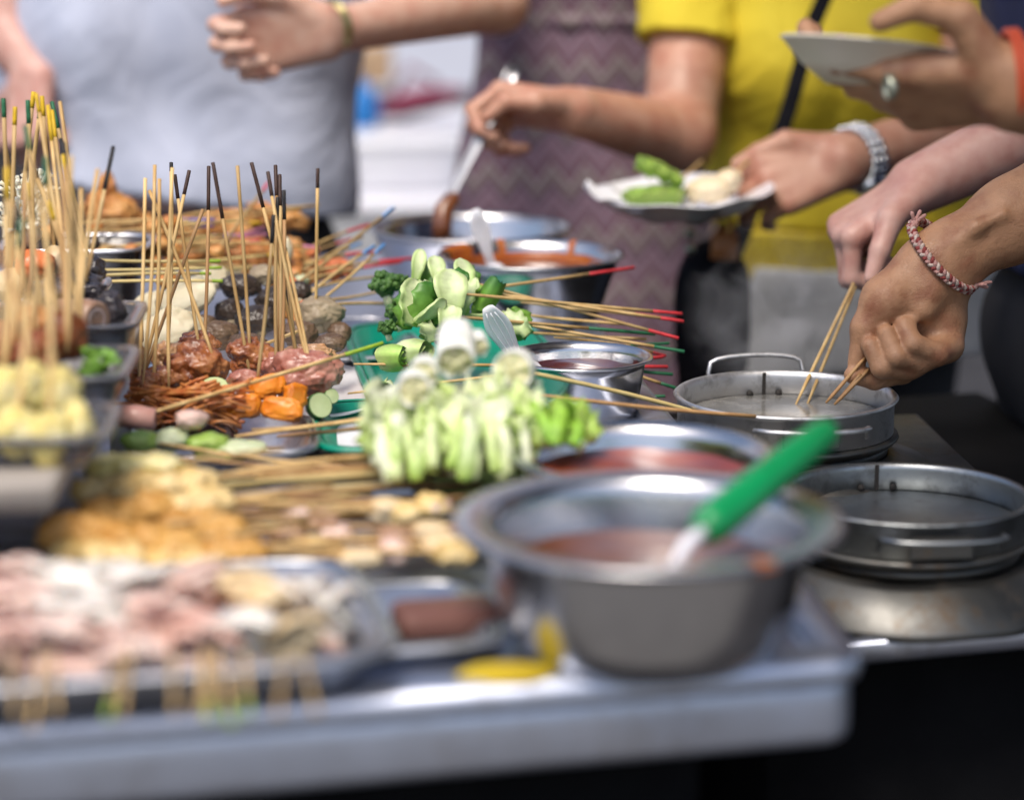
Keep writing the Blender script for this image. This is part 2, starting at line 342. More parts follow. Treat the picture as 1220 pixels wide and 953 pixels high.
def lump(mb, c, size, seed=0, amp=.18, freq=1.6, sub=4, rot=None, ridge=0., col=None, pw=1.):
    vs, fs = ico(sub); c = V(c); off = V((seed*3.7, seed*1.3, -seed*2.1)); out = []
    if not isinstance(size, (tuple, list)): size = (size,)*3
    q = rot.to_quaternion() if rot else None
    for v in vs:
        d = 1+amp*noise.fractal(v*freq+off, .9, 2.1, 4)
        if ridge: d += ridge*(abs(noise.noise(v*freq*2.3+off))-.25)
        p = V((math.copysign(abs(v.x)**pw, v.x)*size[0], math.copysign(abs(v.y)**pw, v.y)*size[1], math.copysign(abs(v.z)**pw, v.z)*size[2]))*d
        out.append(c+(q @ p if q else p))
    mb.add(out, fs, col); return mb
from mathutils import Euler
def E(a=0, b=0, c=0): return Euler((R(a), R(b), R(c)))
def strip(mb, pts, wid, side, cup=.0, th=.003, cols=None, nw=6, ruffle=0., seed=0):
    """a thick bent strip (leaf, stalk, peel): centre line pts, half widths, a side vector; cup bends the cross-section"""
    n = len(pts); vs = []; cs = []; pts = [V(p) for p in pts]
    for layer in (0, 1):
        for i, p in enumerate(pts):
            d = (pts[min(i+1, n-1)]-pts[max(i-1, 0)]).normalized(); s = (side-d*side.dot(d)).normalized(); nn = d.cross(s)
            for k in range(nw+1):
                t = k/nw*2-1; w = wid[i]
                q = p+s*(t*w)+nn*(cup*w*(t*t-.5))+nn*((layer-.5)*th*(1-.6*t*t))
                if ruffle: q += nn*ruffle*abs(t)**2*math.sin(i*1.7+k*1.3+seed)+nn*ruffle*.7*noise.noise(q*60)
                vs.append(q)
                if cols: cs.append(cols[i] if not isinstance(cols[i][0], tuple) else (cols[i][0] if abs(t) < .4 else cols[i][1]))
    fs = []; o = n*(nw+1); w1 = nw+1
    for i in range(n-1):
        for k in range(nw):
            a = i*w1+k; fs.append((a, a+1, a+1+w1, a+w1)); fs.append((o+a, o+a+w1, o+a+1+w1, o+a+1))
        for k in (0, nw):
            a = i*w1+k; fs.append((a, a+w1, o+a+w1, o+a))
    for i in (0, n-1):
        for k in range(nw):
            a = i*w1+k; fs.append((a, a+1, o+a+1, o+a))
    mb.add(vs, fs, cs if cols else None); return mb
def bez(p0, p1, p2, n=10):
    p0, p1, p2 = V(p0), V(p1), V(p2)
    return [p0*(1-t)**2+p1*2*t*(1-t)+p2*t*t for t in [i/n for i in range(n+1)]]
# ------------------------------------------------------------------ signed-distance bodies
def cap(a, b, ra, rb=None, k=.01, sq=None, f=1.):
    return (np.array(a, float), np.array(b, float), ra, ra if rb is None else rb, k, None if sq is None else np.array(V(sq).normalized(), float), f)
def sdf_mesh(mb, prims, vox, cuts=(), fold=None, col=None):
    lo = np.min([np.minimum(p[0], p[1])-max(p[2], p[3]) for p in prims], 0)-4*vox-.01
    hi = np.max([np.maximum(p[0], p[1])+max(p[2], p[3]) for p in prims], 0)+4*vox+.01
    n = np.ceil((hi-lo)/vox).astype(int)+1
    F = np.full(n, .5, np.float32)
    ax = [lo[i]+vox*np.arange(n[i]) for i in range(3)]
    for a, b, ra, rb, k, sq, f in prims:
        pad = max(ra, rb)+k+3*vox
        i0 = np.maximum(((np.minimum(a, b)-pad-lo)/vox).astype(int), 0); i1 = np.minimum(((np.maximum(a, b)+pad-lo)/vox).astype(int)+2, n)
        X = ax[0][i0[0]:i1[0]][:, None, None]-a[0]; Y = ax[1][i0[1]:i1[1]][None, :, None]-a[1]; Z = ax[2][i0[2]:i1[2]][None, None, :]-a[2]
        d = b-a
        X, Y, Z = np.broadcast_arrays(X, Y, Z)
        if sq is not None:
            dn = float(d@sq); s = (X*sq[0]+Y*sq[1]+Z*sq[2])*(f-1)
            X = X+s*sq[0]; Y = Y+s*sq[1]; Z = Z+s*sq[2]; d = d+sq*dn*(f-1)
        dd = float(d@d)
        t = np.clip((X*d[0]+Y*d[1]+Z*d[2])/dd, 0, 1) if dd > 1e-12 else np.zeros_like(X)
        D = np.sqrt((X-t*d[0])**2+(Y-t*d[1])**2+(Z-t*d[2])**2)-(ra+(rb-ra)*t)
        S = F[i0[0]:i1[0], i0[1]:i1[1], i0[2]:i1[2]]
        h = np.clip(.5+.5*(S-D)/k, 0, 1)
        S[...] = S*(1-h)+D*h-k*h*(1-h)
    if fold or cuts:
        X, Y, Z = np.meshgrid(*ax, indexing='ij', sparse=True)
        if fold: F += fold(X, Y, Z).astype(np.float32)
        for p, nn in cuts:
            nn = V(nn).normalized(); F = np.maximum(F, ((X-p[0])*nn.x+(Y-p[1])*nn.y+(Z-p[2])*nn.z).astype(np.float32))
    ins = F < 0
    c = ins[:-1, :-1, :-1].astype(np.int8).copy()
    for i in (0, 1):
        for j in (0, 1):
            for l in (0, 1):
                if i+j+l: c += ins[i:n[0]-1+i, j:n[1]-1+j, l:n[2]-1+l]
    act = (c > 0) & (c < 8); idx = np.argwhere(act)
    num = -np.ones(act.shape, np.int64); num[act] = np.arange(len(idx))
    acc = np.zeros((len(idx), 3)); cnt = np.zeros(len(idx))
    cor = [(i, j, l) for i in (0, 1) for j in (0, 1) for l in (0, 1)]
    val = {q: F[idx[:, 0]+q[0], idx[:, 1]+q[1], idx[:, 2]+q[2]] for q in cor}
    for q in cor:
        for a in range(3):
            if q[a] == 0:
                q2 = list(q); q2[a] = 1; q2 = tuple(q2); f0, f1 = val[q], val[q2]
                x = (f0 < 0) != (f1 < 0); t = np.where(x, f0/np.where(x, f0-f1, 1), 0)
                pt = np.array(q, float)[None].repeat(len(idx), 0); pt[:, a] += t
                acc[x] += pt[x]; cnt[x] += 1
    vs = lo+vox*(idx+acc/cnt[:, None])
    fs = []
    for a in range(3):
        sl0 = [slice(None)]*3; sl1 = [slice(None)]*3; sl0[a] = slice(0, -1); sl1[a] = slice(1, None)
        cr = np.argwhere(ins[tuple(sl0)] != ins[tuple(sl1)])
        b, c2 = [i for i in range(3) if i != a]
        ok = (cr[:, b] > 0) & (cr[:, c2] > 0) & (cr[:, b] < n[b]-1) & (cr[:, c2] < n[c2]-1); cr = cr[ok]
        q = []
        for db, dc in ((-1, -1), (0, -1), (0, 0), (-1, 0)):
            p = cr.copy(); p[:, b] += db; p[:, c2] += dc; q.append(num[p[:, 0], p[:, 1], p[:, 2]])
        q = np.stack(q, 1); q = q[(q >= 0).all(1)]; fs.append(q)
    fs = np.concatenate(fs)
    mb.add(vs.tolist(), fs.tolist(), col); return mb
def hand(pr, wrist, f, n, side, curls, size=1., thumb=None, spread=1.):
    """wrist, finger direction, back-of-hand normal, +1/-1 for the thumb's side; curls = bend of the three joints (deg) per finger, index first"""
    f = V(f).normalized(); n = V(n); n = (n-f*n.dot(f)).normalized(); s = f.cross(n)*side; w = V(wrist); z = size
    offs = (.030, .010, -.010, -.028); lens = (.92, 1., .95, .76); ml = (.088, .090, .085, .078)
    for i in range(4):
        b = w+f*ml[i]*z+s*offs[i]*z*spread
        pr.append(cap(w+s*offs[i]*.6*z-n*.002, b, .0165*z, .0125*z, .012))
        d = f.copy(); p = b; ra = .0098*z*(1 if i < 3 else .88)
        for j, L in enumerate((.043, .027, .021)):
            d = Quaternion(f.cross(n).normalized(), R(-curls[i][j])) @ d
            q = p+d*L*lens[i]*z; pr.append(cap(p, q, ra, ra*.9, .0035)); p = q; ra *= .9
    t = thumb or [f*.35+s*.75-n*.25, f*.8+s*.35-n*.35, f*.95+s*.05-n*.3]
    p = w+f*.012*z+s*.022*z; ra = .0165*z
    for j, L in enumerate((.047, .034, .027)):
        d = V(t[j]).normalized(); q = p+d*L*z; pr.append(cap(p, q, ra, ra*.78, .008 if j == 0 else .004)); p = q; ra *= .78
    return p
# ------------------------------------------------------------------ the setting
EX = V((0, 0, 1))
g = MB(); g.add([(-60,-20,0),(60,-20,0),(60,90,0),(-60,90,0)], [(0,1,2,3)]); o = g.build('ground', M['floor'], smooth=False); o['kind'] = 'structure'
g = MB(); g.add([(-60,-20,.004),(60,-20,.004),(60,1.12,.004),(-60,1.12,.004)], [(0,1,2,3)]); o = g.build('bounce_sheet', M['bounce_sheet'], smooth=False); o['kind'] = 'structure'  # unseen pale sheet added to bounce light onto bowls, apron and hands
FL, FR, BR = G(0, 874), G(1026, 792), G(778, 478)
U = (FR-FL).normalized(); Wd = (BR-FR).normalized()
ROT = math.atan2(U.y, U.x)
def C2(u, v, z=0): return FR-U*u+Wd*v+EX*z        # u: towards the left from the front corner, v: away from the camera
cart = thing('food_cart', 'stainless steel food cart with a rolled edge, crowded with skewers and bowls', 'food cart', (FR.x-.5, FR.y+.8, 0))
LEN, DEP = 1.25, 1.78
q = lambda u, v: (lambda p: (p.x, p.y))(C2(u, v))
mb = MB(); prism(mb, [q(LEN, .012), q(.012, .012), q(.012, DEP), q(LEN, DEP)], ZC-.012, ZC, .002); mb.build('worktop', M['steel_top'], cart)
mb = MB()
pr_ = [(.002,-.013), (-.004,-.011), (-.006,-.004), (-.004,.003), (.003,.008), (.014,.009), (.026,.006), (.030,.0), (.030,-.003)]
path = [(LEN,0)]+[(.022-.022*math.sin(a), .022-.022*math.cos(a)) for a in [i*math.pi/12 for i in range(7)]]+[(0,DEP)]
def sweep(mb, path, prof):
    vs = []; fs = []; m = len(prof)
    for i, (u, v) in enumerate(path):
        a = V(path[max(i-1,0)]); b = V(path[min(i+1,len(path)-1)]); t = (b-a).normalized(); nn = V((t.y, -t.x))
        if i == 0: nn = V((0,1))
        if i == len(path)-1: nn = V((1,0))
        if nn.x < -1e-6 or nn.y < -1e-6: nn = -nn
        for o_, z in prof: vs.append(C2(u+nn.x*o_, v+nn.y*o_, z))
    for i in range(len(path)-1):
        for k in range(m-1): fs.append((i*m+k, i*m+k+1, (i+1)*m+k+1, (i+1)*m+k))
    fs += [tuple(range(m)), tuple(range((len(path)-1)*m, len(path)*m))]
    mb.add(vs, fs)
sweep(mb, path, pr_); mb.build('rolled_edge', M['steel_top'], cart)
mb = MB(); sweep(mb, path, [(.006,-.010), (.003,-.016), (.002,-.024), (.002,-.046), (.003,-.052), (.009,-.056), (.016,-.054), (.016,-.014), (.006,-.010)]); mb.build('apron', M['steel_top'], cart)
mb = MB(); prism(mb, [q(LEN-.05,.10), q(.09,.10), q(.09,DEP-.1), q(LEN-.05,DEP-.1)], .02, ZC-.06, .004); mb.build('cabinet', M['black'], cart)
# lower side counter with the raised burner box
ZS = ZC-.110
sc_ = thing('side_counter', 'lower dark side counter with a pale metal edge, carrying two steaming pots', 'counter', (.45, 2.1, 0))
A, B = G(975, 768, ZS), G(1240, 744, ZS); du = (B-A).normalized(); dv = V((-du.y, du.x, 0))
O = A-du*.06
pp = lambda a, b: tuple((O+du*a+dv*b).xy)
mb = MB(); prism(mb, [pp(0,0), pp(.62,0), pp(.62,.85), pp(0,.85)], ZS-.014, ZS, .003); mb.build('counter_top', M['black'], sc_)
mb = MB(); prism(mb, [pp(0,-.014), pp(.62,-.014), pp(.62,-.0005), pp(0,-.0005)], ZS-.016, ZS+.004, .003); mb.build('edge_strip', M['steel_top'], sc_)
mb = MB(); prism(mb, [pp(.05,.08), pp(.6,.08), pp(.6,.8), pp(.05,.8)], .0, ZS-.016, .004); mb.build('cabinet', M['black'], sc_)
ZB = ZC-.052
E0, E1 = G(1168, 562, ZB), G(1104, 503, ZB); de = (E1-E0).normalized()
bx = [E0, E1+de*.04, E1+de*.04-V((.36,.03,0)), E0-V((.33,.03,0))]
mb = MB(); prism(mb, [tuple(p.xy) for p in bx], ZS+.001, ZB, .003); mb.build('burner_box', M['steel_flange'], sc_)
# pale street behind: wall, table, tub ...
wl = thing('plaster_wall', 'pale blurred plaster wall across the street behind everyone', 'wall', (0, 11, 0))
mb = MB(); prism(mb, [(-14,11),(14,11),(14,11.3),(-14,11.3)], 0, 5, .02); mb.build('wall_face', M['wall'], wl, smooth=False)
mb = MB(); prism(mb, [(-14,10.94),(14,10.94),(14,10.998),(-14,10.998)], 0, .35, .01); mb.build('plinth', M['floor'], wl, smooth=False)
D5 = 5.6
tb = P(480, 225, D5)
tt = thing('trestle_table', 'far blurred table with a grey front behind the serving cart', 'table', (tb.x, tb.y, 0))
mb = MB(); prism(mb, [(tb.x-.45,tb.y-.25),(tb.x+.4,tb.y-.25),(tb.x+.4,tb.y+.35),(tb.x-.45,tb.y+.35)], tb.z-.03, tb.z, .005); mb.build('table_top', M['white_plastic'], tt)
for sx in (-.4, .35):
    for sy in (-.2, .3):
        mb = MB(); tube(mb, [(tb.x+sx,tb.y+sy,0),(tb.x+sx,tb.y+sy,tb.z-.03)], .02); mb.build('leg', M['steel_tool'], tt)
mb = MB(); prism(mb, [(tb.x-.42,tb.y-.243),(tb.x+.37,tb.y-.243),(tb.x+.37,tb.y-.235),(tb.x-.42,tb.y-.235)], tb.z-.30, tb.z-.032, .002); mb.build('front_cloth', M['white_cloth'], tt)
tu = thing('foam_tub', 'white foam tub on the far table behind the cart', 'tub', tb+V((-.02,.02,0)))
p = tb+V((-.02,.02,0))
mb = MB(); dish(mb, p, .15, .11, .05, [(.02,.001),(.0,.02),(-.01,.10),(-.012,.105),(0,.105),(.012,.10),(.02,.02)], e=5); mb.build('tub_body', M['white_ceramic'], tu)
mb = MB(); dish(mb, p, .15, .11, .05, [(-.016,.106),(-.018,.118),(-.012,.124),(.03,.126)], e=5); mb.build('lid', M['white_ceramic'], tu)
p = P(424, 140, 6.1)
bj = thing('water_jug', 'bright blue plastic jug behind the far white tub', 'jug', (p.x, p.y, tb.z))
mb = MB(); lathe(mb, [(.055,tb.z),(.06,tb.z+.01),(.06,p.z+.03),(.045,p.z+.07),(.02,p.z+.09),(.02,p.z+.11)], (p.x,p.y,0), 32); mb.build('jug_body', M['blue'], bj)
mb = MB(); lathe(mb, [(.026,p.z+.111),(.026,p.z+.14),(.0,p.z+.142)], (p.x,p.y,0), 24); mb.build('cap', M['cardboard'], bj)
p = P(497, 122, 6.3)
mb = MB(); lump(mb, p, (.11,.08,.035), 5, .25, 1.5, 3, rot=E(0,-14,0)); tube(mb, [p+V((-.06,0,.02)), p+V((-.02,0,.09)), p+V((.05,0,.05))], .008)
o = mb.build('cloth_bag', M['maroon'], None, loc=p); tag(o, 'maroon cloth bundle lying behind the far white tub', 'bag')
st = thing('display_stand', 'pale tall stand holding goods behind the far table', 'stand', (P(470, 100, 6.6).x, P(470,100,6.6).y, 0))
p = P(470, 100, 6.6)
mb = MB(); prism(mb, [(p.x-.35,p.y-.25),(p.x+.4,p.y-.25),(p.x+.4,p.y+.2),(p.x-.35,p.y+.2)], .1, p.z-.11, .01); mb.build('cabinet', M['white_cloth'], st)
mb = MB(); prism(mb, [(p.x-.37,p.y-.27),(p.x+.42,p.y-.27),(p.x+.42,p.y+.22),(p.x-.37,p.y+.22)], p.z-.109, p.z-.085, .005); mb.build('shelf', M['white_plastic'], st)
p = P(428, 78, 6.45)
cb = MB(); prism(cb, [(p.x-.075,p.y-.06),(p.x+.085,p.y-.06),(p.x+.085,p.y+.07),(p.x-.075,p.y+.07)], p.z-.045, p.z+.05, .004)
o = cb.build('cardboard_box', M['cardboard'], None, loc=p, smooth=False); tag(o, 'small tan cardboard box on the pale stand above the blue jug', 'box')
# unseen awning added to shade the right of the stall, shows in the steel
aw = thing('added_awning', 'added grey canvas awning on thin poles, out of view, shading the stall', 'awning', (.4, 2.6, 0))
mb = MB(); n = 12; vs = []; fs = []
AX0, AX1, AY0, AY1, AZ = .22, 3.6, 1.05, 4.4, 2.2
for l in (0, .006):
    for i in range(n+1):
        for j in range(n+1):
            a, b = i/n, j/n; vs.append((AX0+(AX1-AX0)*a, AY0+(AY1-AY0)*b, AZ+.28*b-.06*math.sin(math.pi*b)-.05*math.sin(math.pi*a)+l))
K = (n+1)**2
for i in range(n):
    for j in range(n):
        a = i*(n+1)+j; fs += [(a,a+1,a+n+2,a+n+1), (K+a,K+a+n+1,K+a+n+2,K+a+1)]
mb.add(vs, fs); mb.build('canvas', M['canvas'], aw)
for x, y, z in ((AX0+.01,AY1-.05,AZ+.28), (AX1-.02,AY1-.05,AZ+.28), (AX1-.02,AY0+.05,AZ)):
    mb = MB(); tube(mb, [(x,y,0),(x,y,z)], .016); mb.build('pole', M['steel_tool'], aw)
# ------------------------------------------------------------------ bowls and pots
def bowl(name, label, c, Rr, Rb, h, sauce, lvl, flange=.014, ex=.62):
    t = thing(name, label, 'bowl', V((c.x, c.y, ZC)))
    z0, zr = ZC+.0015, c.z; w = Rr-flange; prof = [(Rb*.9, z0), (Rb, z0+.003)]
    for i in range(1, 9):
        a = i/8; prof.append((Rb+(w-Rb)*a**ex, z0+.003+(zr-.004-z0)*a))
    prof += [(w+.003,zr-.001),(Rr-.003,zr),(Rr,zr+.0012),(Rr-.0005,zr+.003),(Rr-.004,zr+.0035),(w+.002,zr+.002)]
    for i in range(8, 0, -1):
        a = i/8; prof.append((Rb+(w-Rb)*a**ex-.0018, z0+.005+(zr-.004-z0)*a))
    prof += [(Rb-.004, z0+.004), (0, z0+.004)]
    mb = MB(); lathe(mb, prof, (c.x, c.y, 0), 96); mb.build('bowl_body', M['steel_bowl'], t)
    a = lvl; r = Rb+(w-Rb)*a**ex-.0022; z = z0+.005+(zr-.004-z0)*a
    mb = MB(); rings = 14; vs = [V((c.x,c.y,z))]; fs = []
    for i in range(1, rings+1):
        for k in range(64):
            an = 2*math.pi*k/64; rr = r*i/rings; e = .0016*noise.noise(V((rr*math.cos(an)*40+h*9, rr*math.sin(an)*40, 0)))
            vs.append(V((c.x+rr*math.cos(an), c.y+rr*math.sin(an), z+e)))
    for k in range(64): fs.append((0, 1+k, 1+(k+1) % 64))
    for i in range(rings-1):
        for k in range(64): fs.append((1+i*64+k, 1+i*64+(k+1) % 64, 1+(i+1)*64+(k+1) % 64, 1+(i+1)*64+k))
    mb.add(vs, fs); s = mb.build('sauce', M[sauce], t)
    def drip(ang, wid, mtl, top=1.0, outer=False):
        mb = MB(); vs = []; fs = []; K = 7
        pr2 = [(Rb+(w-Rb)*x**ex-.0032, z0+.005+(zr-.004-z0)*x) for x in [lvl+(top-lvl)*i/6 for i in range(7)]]
        if top >= 1: pr2 += [(w+.002, zr+.0028), (Rr-.003, zr+.0042)]
        if outer: pr2 += [(Rr+.0008, zr+.001), (Rr-.002, zr-.002)]
        for i, (r_, z_) in enumerate(pr2):
            for k in range(K):
                an = ang+wid*(k/(K-1)-.5)*(1+.5*noise.noise(V((i*.7, ang*5, k*.1))))
                vs.append(V((c.x+r_*math.cos(an), c.y+r_*math.sin(an), z_)))
        for i in range(len(pr2)-1):
            for k in range(K-1): a_ = i*K+k; fs.append((a_, a_+1, a_+K+1, a_+K))
        mb.add(vs, fs); mb.build('sauce_drip', M[mtl], t)
    return t, drip
b1, drip = bowl('steel_bowl', 'big steel bowl of sauce at the front, holding a green handled ladle', P(772, 622, 1.60), .129, .078, .085, 'sauce_brown', .6, .021, .42)
drip(R(-58), .11, 'sauce_orange', outer=True)
b2, drip = bowl('steel_bowl', 'steel bowl of red chilli sauce just behind the big front bowl', P(763, 541, 1.85), .101, .064, .07, 'sauce_red', .76, .010)
drip(R(160), .1, 'sauce_orange')
b3, drip = bowl('steel_bowl', 'small steel bowl of dark red sauce beside the cabbage', P(690, 427, 2.3), .070, .054, .05, 'sauce_dark', .74, .007, .9)
drip(R(20), .2, 'sauce_dark', .85)
b4, drip = bowl('steel_bowl', 'steel bowl of orange red sauce behind the bok choy, with a white spoon', P(632, 305, 2.76), .107, .074, .075, 'sauce_brown', .72, .007, .85)
for a, w_ in ((150,.5),(110,.09),(60,.08),(125,.06)): drip(R(a), w_, 'sauce_orange')
drip(R(95), 2.2, 'sauce_orange', .85)
b5, drip = bowl('steel_bowl', 'widest far steel bowl, where the dripping ladle dips in', P(560, 272, 3.02), .128, .09, .07, 'sauce_brown', .5, .008)
def pot(label, c, Rr, zb, flange, liquid, lid, hang, hc=.032, neck=.008, wall='steel_dark'):
    """ring pot on a cone flange with a folded wire handle on each side"""
    t = thing('steel_pot', label, 'pot', V((c.x, c.y, zb))); z = c.z; cc = (c.x, c.y, 0)
    mb = MB(); lathe(mb, [(Rr-.003,z-hc),(Rr-.003,z-.004),(Rr-.0005,z-.002),(Rr+.001,z),(Rr-.001,z+.002),(Rr-.0045,z+.001),(Rr-.0055,z-.004),(Rr-.0055,z-hc)], cc, 96, closed=True); ring = mb.build('pot_wall', M[wall], t)
    mb = MB(); lathe(mb, [(Rr-.003,z-hc-.001),(Rr+.001,z-hc-.002),(Rr+.002,z-hc-.005),(Rr-.001,z-hc-.008),(Rr-.004,z-hc-.010),(Rr-.006,z-hc-.011),(Rr-.010,z-hc-.001)], cc, 96, closed=True); mb.build('bead', M['steel_flange'], t)
    mb = MB(); lathe(mb, [(Rr-.009,z-hc-.0115),(Rr-.008,z-hc-.011-neck),(Rr-.011,z-hc-.011-neck),(Rr-.012,z-hc-.0115)], cc, 72, closed=True); mb.build('neck', M['steel_flange'], t)
    zf = z-hc-.011-neck
    mb = MB(); prof = [(Rr-.008,zf)]
    lathe(mb, [(Rr-.006,zf-.001),(Rr+.006,zf-.006),(Rr+flange,zb+.008),(Rr+flange+.002,zb+.002),(Rr+flange-.004,zb+.001),(Rr,zf-.010),(Rr-.010,zf-.004)], cc, 96, closed=True, wob=.002); mb.build('flange', M['steel_flange'], t)
    mb = MB(); lathe(mb, [(Rr-.0058,lid+.0004),(Rr*.6,lid),(Rr*.3,lid+.0003),(0,lid)], cc, 64, caps=False); mb.build('broth' if liquid else 'base_plate', M['broth' if liquid else 'alu_dark'], t)
    # upright seam and rivets on the inside of the far wall
    a = R(96)
    for da in (0,):
        d = V((math.cos(a), math.sin(a), 0)); s = V((-d.y, d.x, 0)); p = V((c.x,c.y,0))+d*(Rr-.0066)
        mb = MB(); vs = []
        for x in (-.0016, .0016):
            for zz in (lid+.001, z+.0005):
                for y in (-.0008, .0008): vs.append(p+s*x+d*y+EX*zz)
        mb.add(vs, [(0,1,3,2),(4,6,7,5),(0,2,6,4),(1,5,7,3),(0,4,5,1),(2,3,7,6)]); mb.build('seam', M['rubber'], t, smooth=False)
    for da in (-8.5, 8.5):
        d = V((math.cos(a+R(da)), math.sin(a+R(da)), 0)); p = V((c.x,c.y,z-.020))+d*(Rr-.0072)
        mb = MB(); lump(mb, p, .0034, 1, 0, 1, 2); mb.build('rivet', M['rubber'], t)
    for a_, hg in ((R(99), hang[0]), (R(-84), hang[1])):
        if hg is None: continue
        d = V((math.cos(a_), math.sin(a_), 0)); s = V((-d.y, d.x, 0)); p = V((c.x,c.y,0))+d*(Rr+.003)
        hl = .048 if hg > .5 else .052
        pts = []
        for x, o_, u_ in [(-1,0,-.012),(-1,.003,-.002)]+[(-math.cos(t_*math.pi/10), (.004+.028*math.sin(t_*math.pi/10)**.6)*(1 if hg < .5 else .25), (.0+.013*math.sin(t_*math.pi/10)**.5)*(1 if hg > .5 else .1)) for t_ in range(1, 10)]+[(1,.003,-.002),(1,0,-.012)]:
            pts.append(p+s*(x*hl)+d*o_+EX*(z+u_+.002))
        if hg < .5:
            pts = [q_-EX*.008 for q_ in pts]
        mb = MB(); tube(mb, pts, .0024, 8); mb.build('handle', M['alu_dark' if hc < .0315 else 'alu'], t)
        pl = MB(); vs = []
        for x in (-.026, .026):
            for zz in (z-.026, z-.008):
                for y in (-.001, .0022): vs.append(p+s*x+d*(y-.004 if hg > .5 else y)+EX*zz)
        pl.add(vs, [(0,1,3,2),(4,6,7,5),(0,2,6,4),(1,5,7,3),(0,4,5,1),(2,3,7,6)])
        if hg < .5: pl.build('bracket', M['steel_flange'], t, smooth=False)
    return t
pot('steaming steel pot with raised wire handle, skewers dipped in by the braided wrist', P(936, 470, 2.3), .105, ZB, .036, True, P(936,470,2.3).z-.022, (1, 0), wall='alu')
pot('empty steel pot behind the big front bowl, on a stained cone base', P(1080, 588, 2.1), .107, ZS, .030, False, P(1080,588,2.1).z-.024, (None, 0), .030, .008, 'alu_dark')
# ------------------------------------------------------------------ spoons and ladles
def rod(a, b, n): return [V(a).lerp(V(b), i/n) for i in range(n+1)]
ld = thing('ladle', 'ladle with a thick bright green plastic handle standing in the front bowl', 'ladle', P(840, 640, 1.6))
A, B = P(838, 632, 1.585), P(990, 510, 1.71); h = (B-A)
mb = MB(); tube(mb, [A-h.normalized()*.002, A, A+h*.06, A+h*.3, A+h*.7, A+h*.92, A+h*.98, B], [.006,.011,.0135,.0135,.0125,.0115,.0085,.003], 20); mb.build('handle', M['green_grip'], ld)
mb = MB(); S = A-h.normalized()*.045+V((0,.01,-.02)); tube(mb, [A+h*.02, A-h.normalized()*.02, S], .005, 10); mb.build('shaft', M['white_plastic'], ld)
mb = MB(); lathe(mb, [(0,-.018),(.014,-.016),(.026,-.008),(.031,.004),(.0325,.004),(.028,-.009),(.015,-.018),(0,-.020)], S+V((-.012,.014,-.004)), 32); mb.build('ladle_head', M['steel_tool'], ld)
gs = MB(); strip(gs, bez(P(890,598,1.72), P(945,588,1.70), P(998,640,1.62), 12), [.006+.006*math.sin(math.pi*i/12) for i in range(13)], V((.3,1,.4)), .4, .003)
o = gs.build('pandan_leaf', M['pale_veg'], None, loc=P(945,605,1.68)); tag(o, 'pale green leaf strip lying on the rim of the front sauce bowl', 'leaf')
def flat_spoon(label, A, B, w, nr, hl=.0, mtl='white_plastic', name='plastic_spoon'):
    t = thing(name, label, 'spoon', B); L = (B-A)
    mb = MB(); n = 14; pts = rod(A, B, n); sd = nr
    wd = [w*(.35+.65*math.sin(min(1,(i+.4)/5)*math.pi/2)) if i < 6 else w*(1-.5*min(1,(i-5)/6)) for i in range(n+1)]
    strip(mb, pts, wd, sd, .35, .0035); mb.build('handle', M[mtl], t)
    mb = MB(); N_ = L.normalized().cross(sd)
    for k in (-.5, 0, .5): tube(mb, [p_+sd*wd[i]*k+N_*.0032*(1 if N_.y < 0 else -1) for i, p_ in enumerate(pts) if 1 <= i <= n-2], .0007, 5)
    mb.build('rib', M[mtl], t)
    mb = MB(); lump(mb, B+L.normalized()*.016, (.016,.012,.02), 2, 0, 1, 3); mb.build('spoon_bowl', M[mtl], t)
    return t
flat_spoon('white ribbed plastic spoon leaning in the small bowl of dark sauce', P(581,366,2.27), P(622,438,2.31), .0125, V((1,0,.25)).normalized())
flat_spoon('white plastic spoon leaning in the orange sauce bowl near the bok choy', P(566,250,2.74), P(586,318,2.76), .0105, V((1,0,.2)).normalized())
# ------------------------------------------------------------------ trays, plates, boxes
def tray(name, label, cat, mk, c, ax, ay, h, rim=.012, rot=ROT, e=7., th=.0025, slope=.012, z0=None):
    z0 = ZC+.0015 if z0 is None else z0
    t = thing(name, label, cat, V((c.x, c.y, z0))); cc = (c.x, c.y, z0)
    mb = MB(); dish(mb, cc, ax, ay, rot, [(slope+rim+.02,0),(slope+rim,0),(slope+rim-.003,.002),(rim,h-.002),(rim-.002,h-.001),(rim+th,h-.001),(slope+rim+th,th+.001),(slope+rim+.008,th),(slope+rim+.02,th)], e=e)
    mb.build('tray_body', M[mk], t)
    mb = MB(); dish(mb, cc, ax, ay, rot, [(rim-.0028,h),(.002,h+.0005),(0,h-.001),(-.001,h-.004),(.0005,h-.004),(.002,h-.001),(rim-.003,h-.0015)], e=e, closed=True); mb.build('rim', M[mk], t)
    return t
c = G(455, 775, ZC+.045)-U*.24+Wd*.118
tray('metal_tray', 'silvery front tray piled with raw meat skewers', 'tray', 'steel_tray', c, .245, .118, .024, .010, z0=ZC+.016)
mb = MB(); prism(mb, [tuple((V((c.x,c.y,0))+U*a+Wd*b).xy) for a, b in ((-.2,-.085),(.205,-.085),(.205,.085),(-.2,.085))], ZC+.0008, ZC+.0155, .002)
o = mb.build('dark_gap_board', M['black'], None, loc=(c.x,c.y,ZC)); tag(o, 'added black board filling the dark gap under the front raw meat tray', 'board')  # black board stands in for the shaded gap below the raised tray
c = G(592, 757, ZC+.02)-U*.12+Wd*.07
tray('metal_tray', 'shallow steel tray by the front bowl, a brown slab in it', 'tray', 'steel_tray', c, .122, .075, .016, .008)
c2 = G(532, 748, ZC+.01)
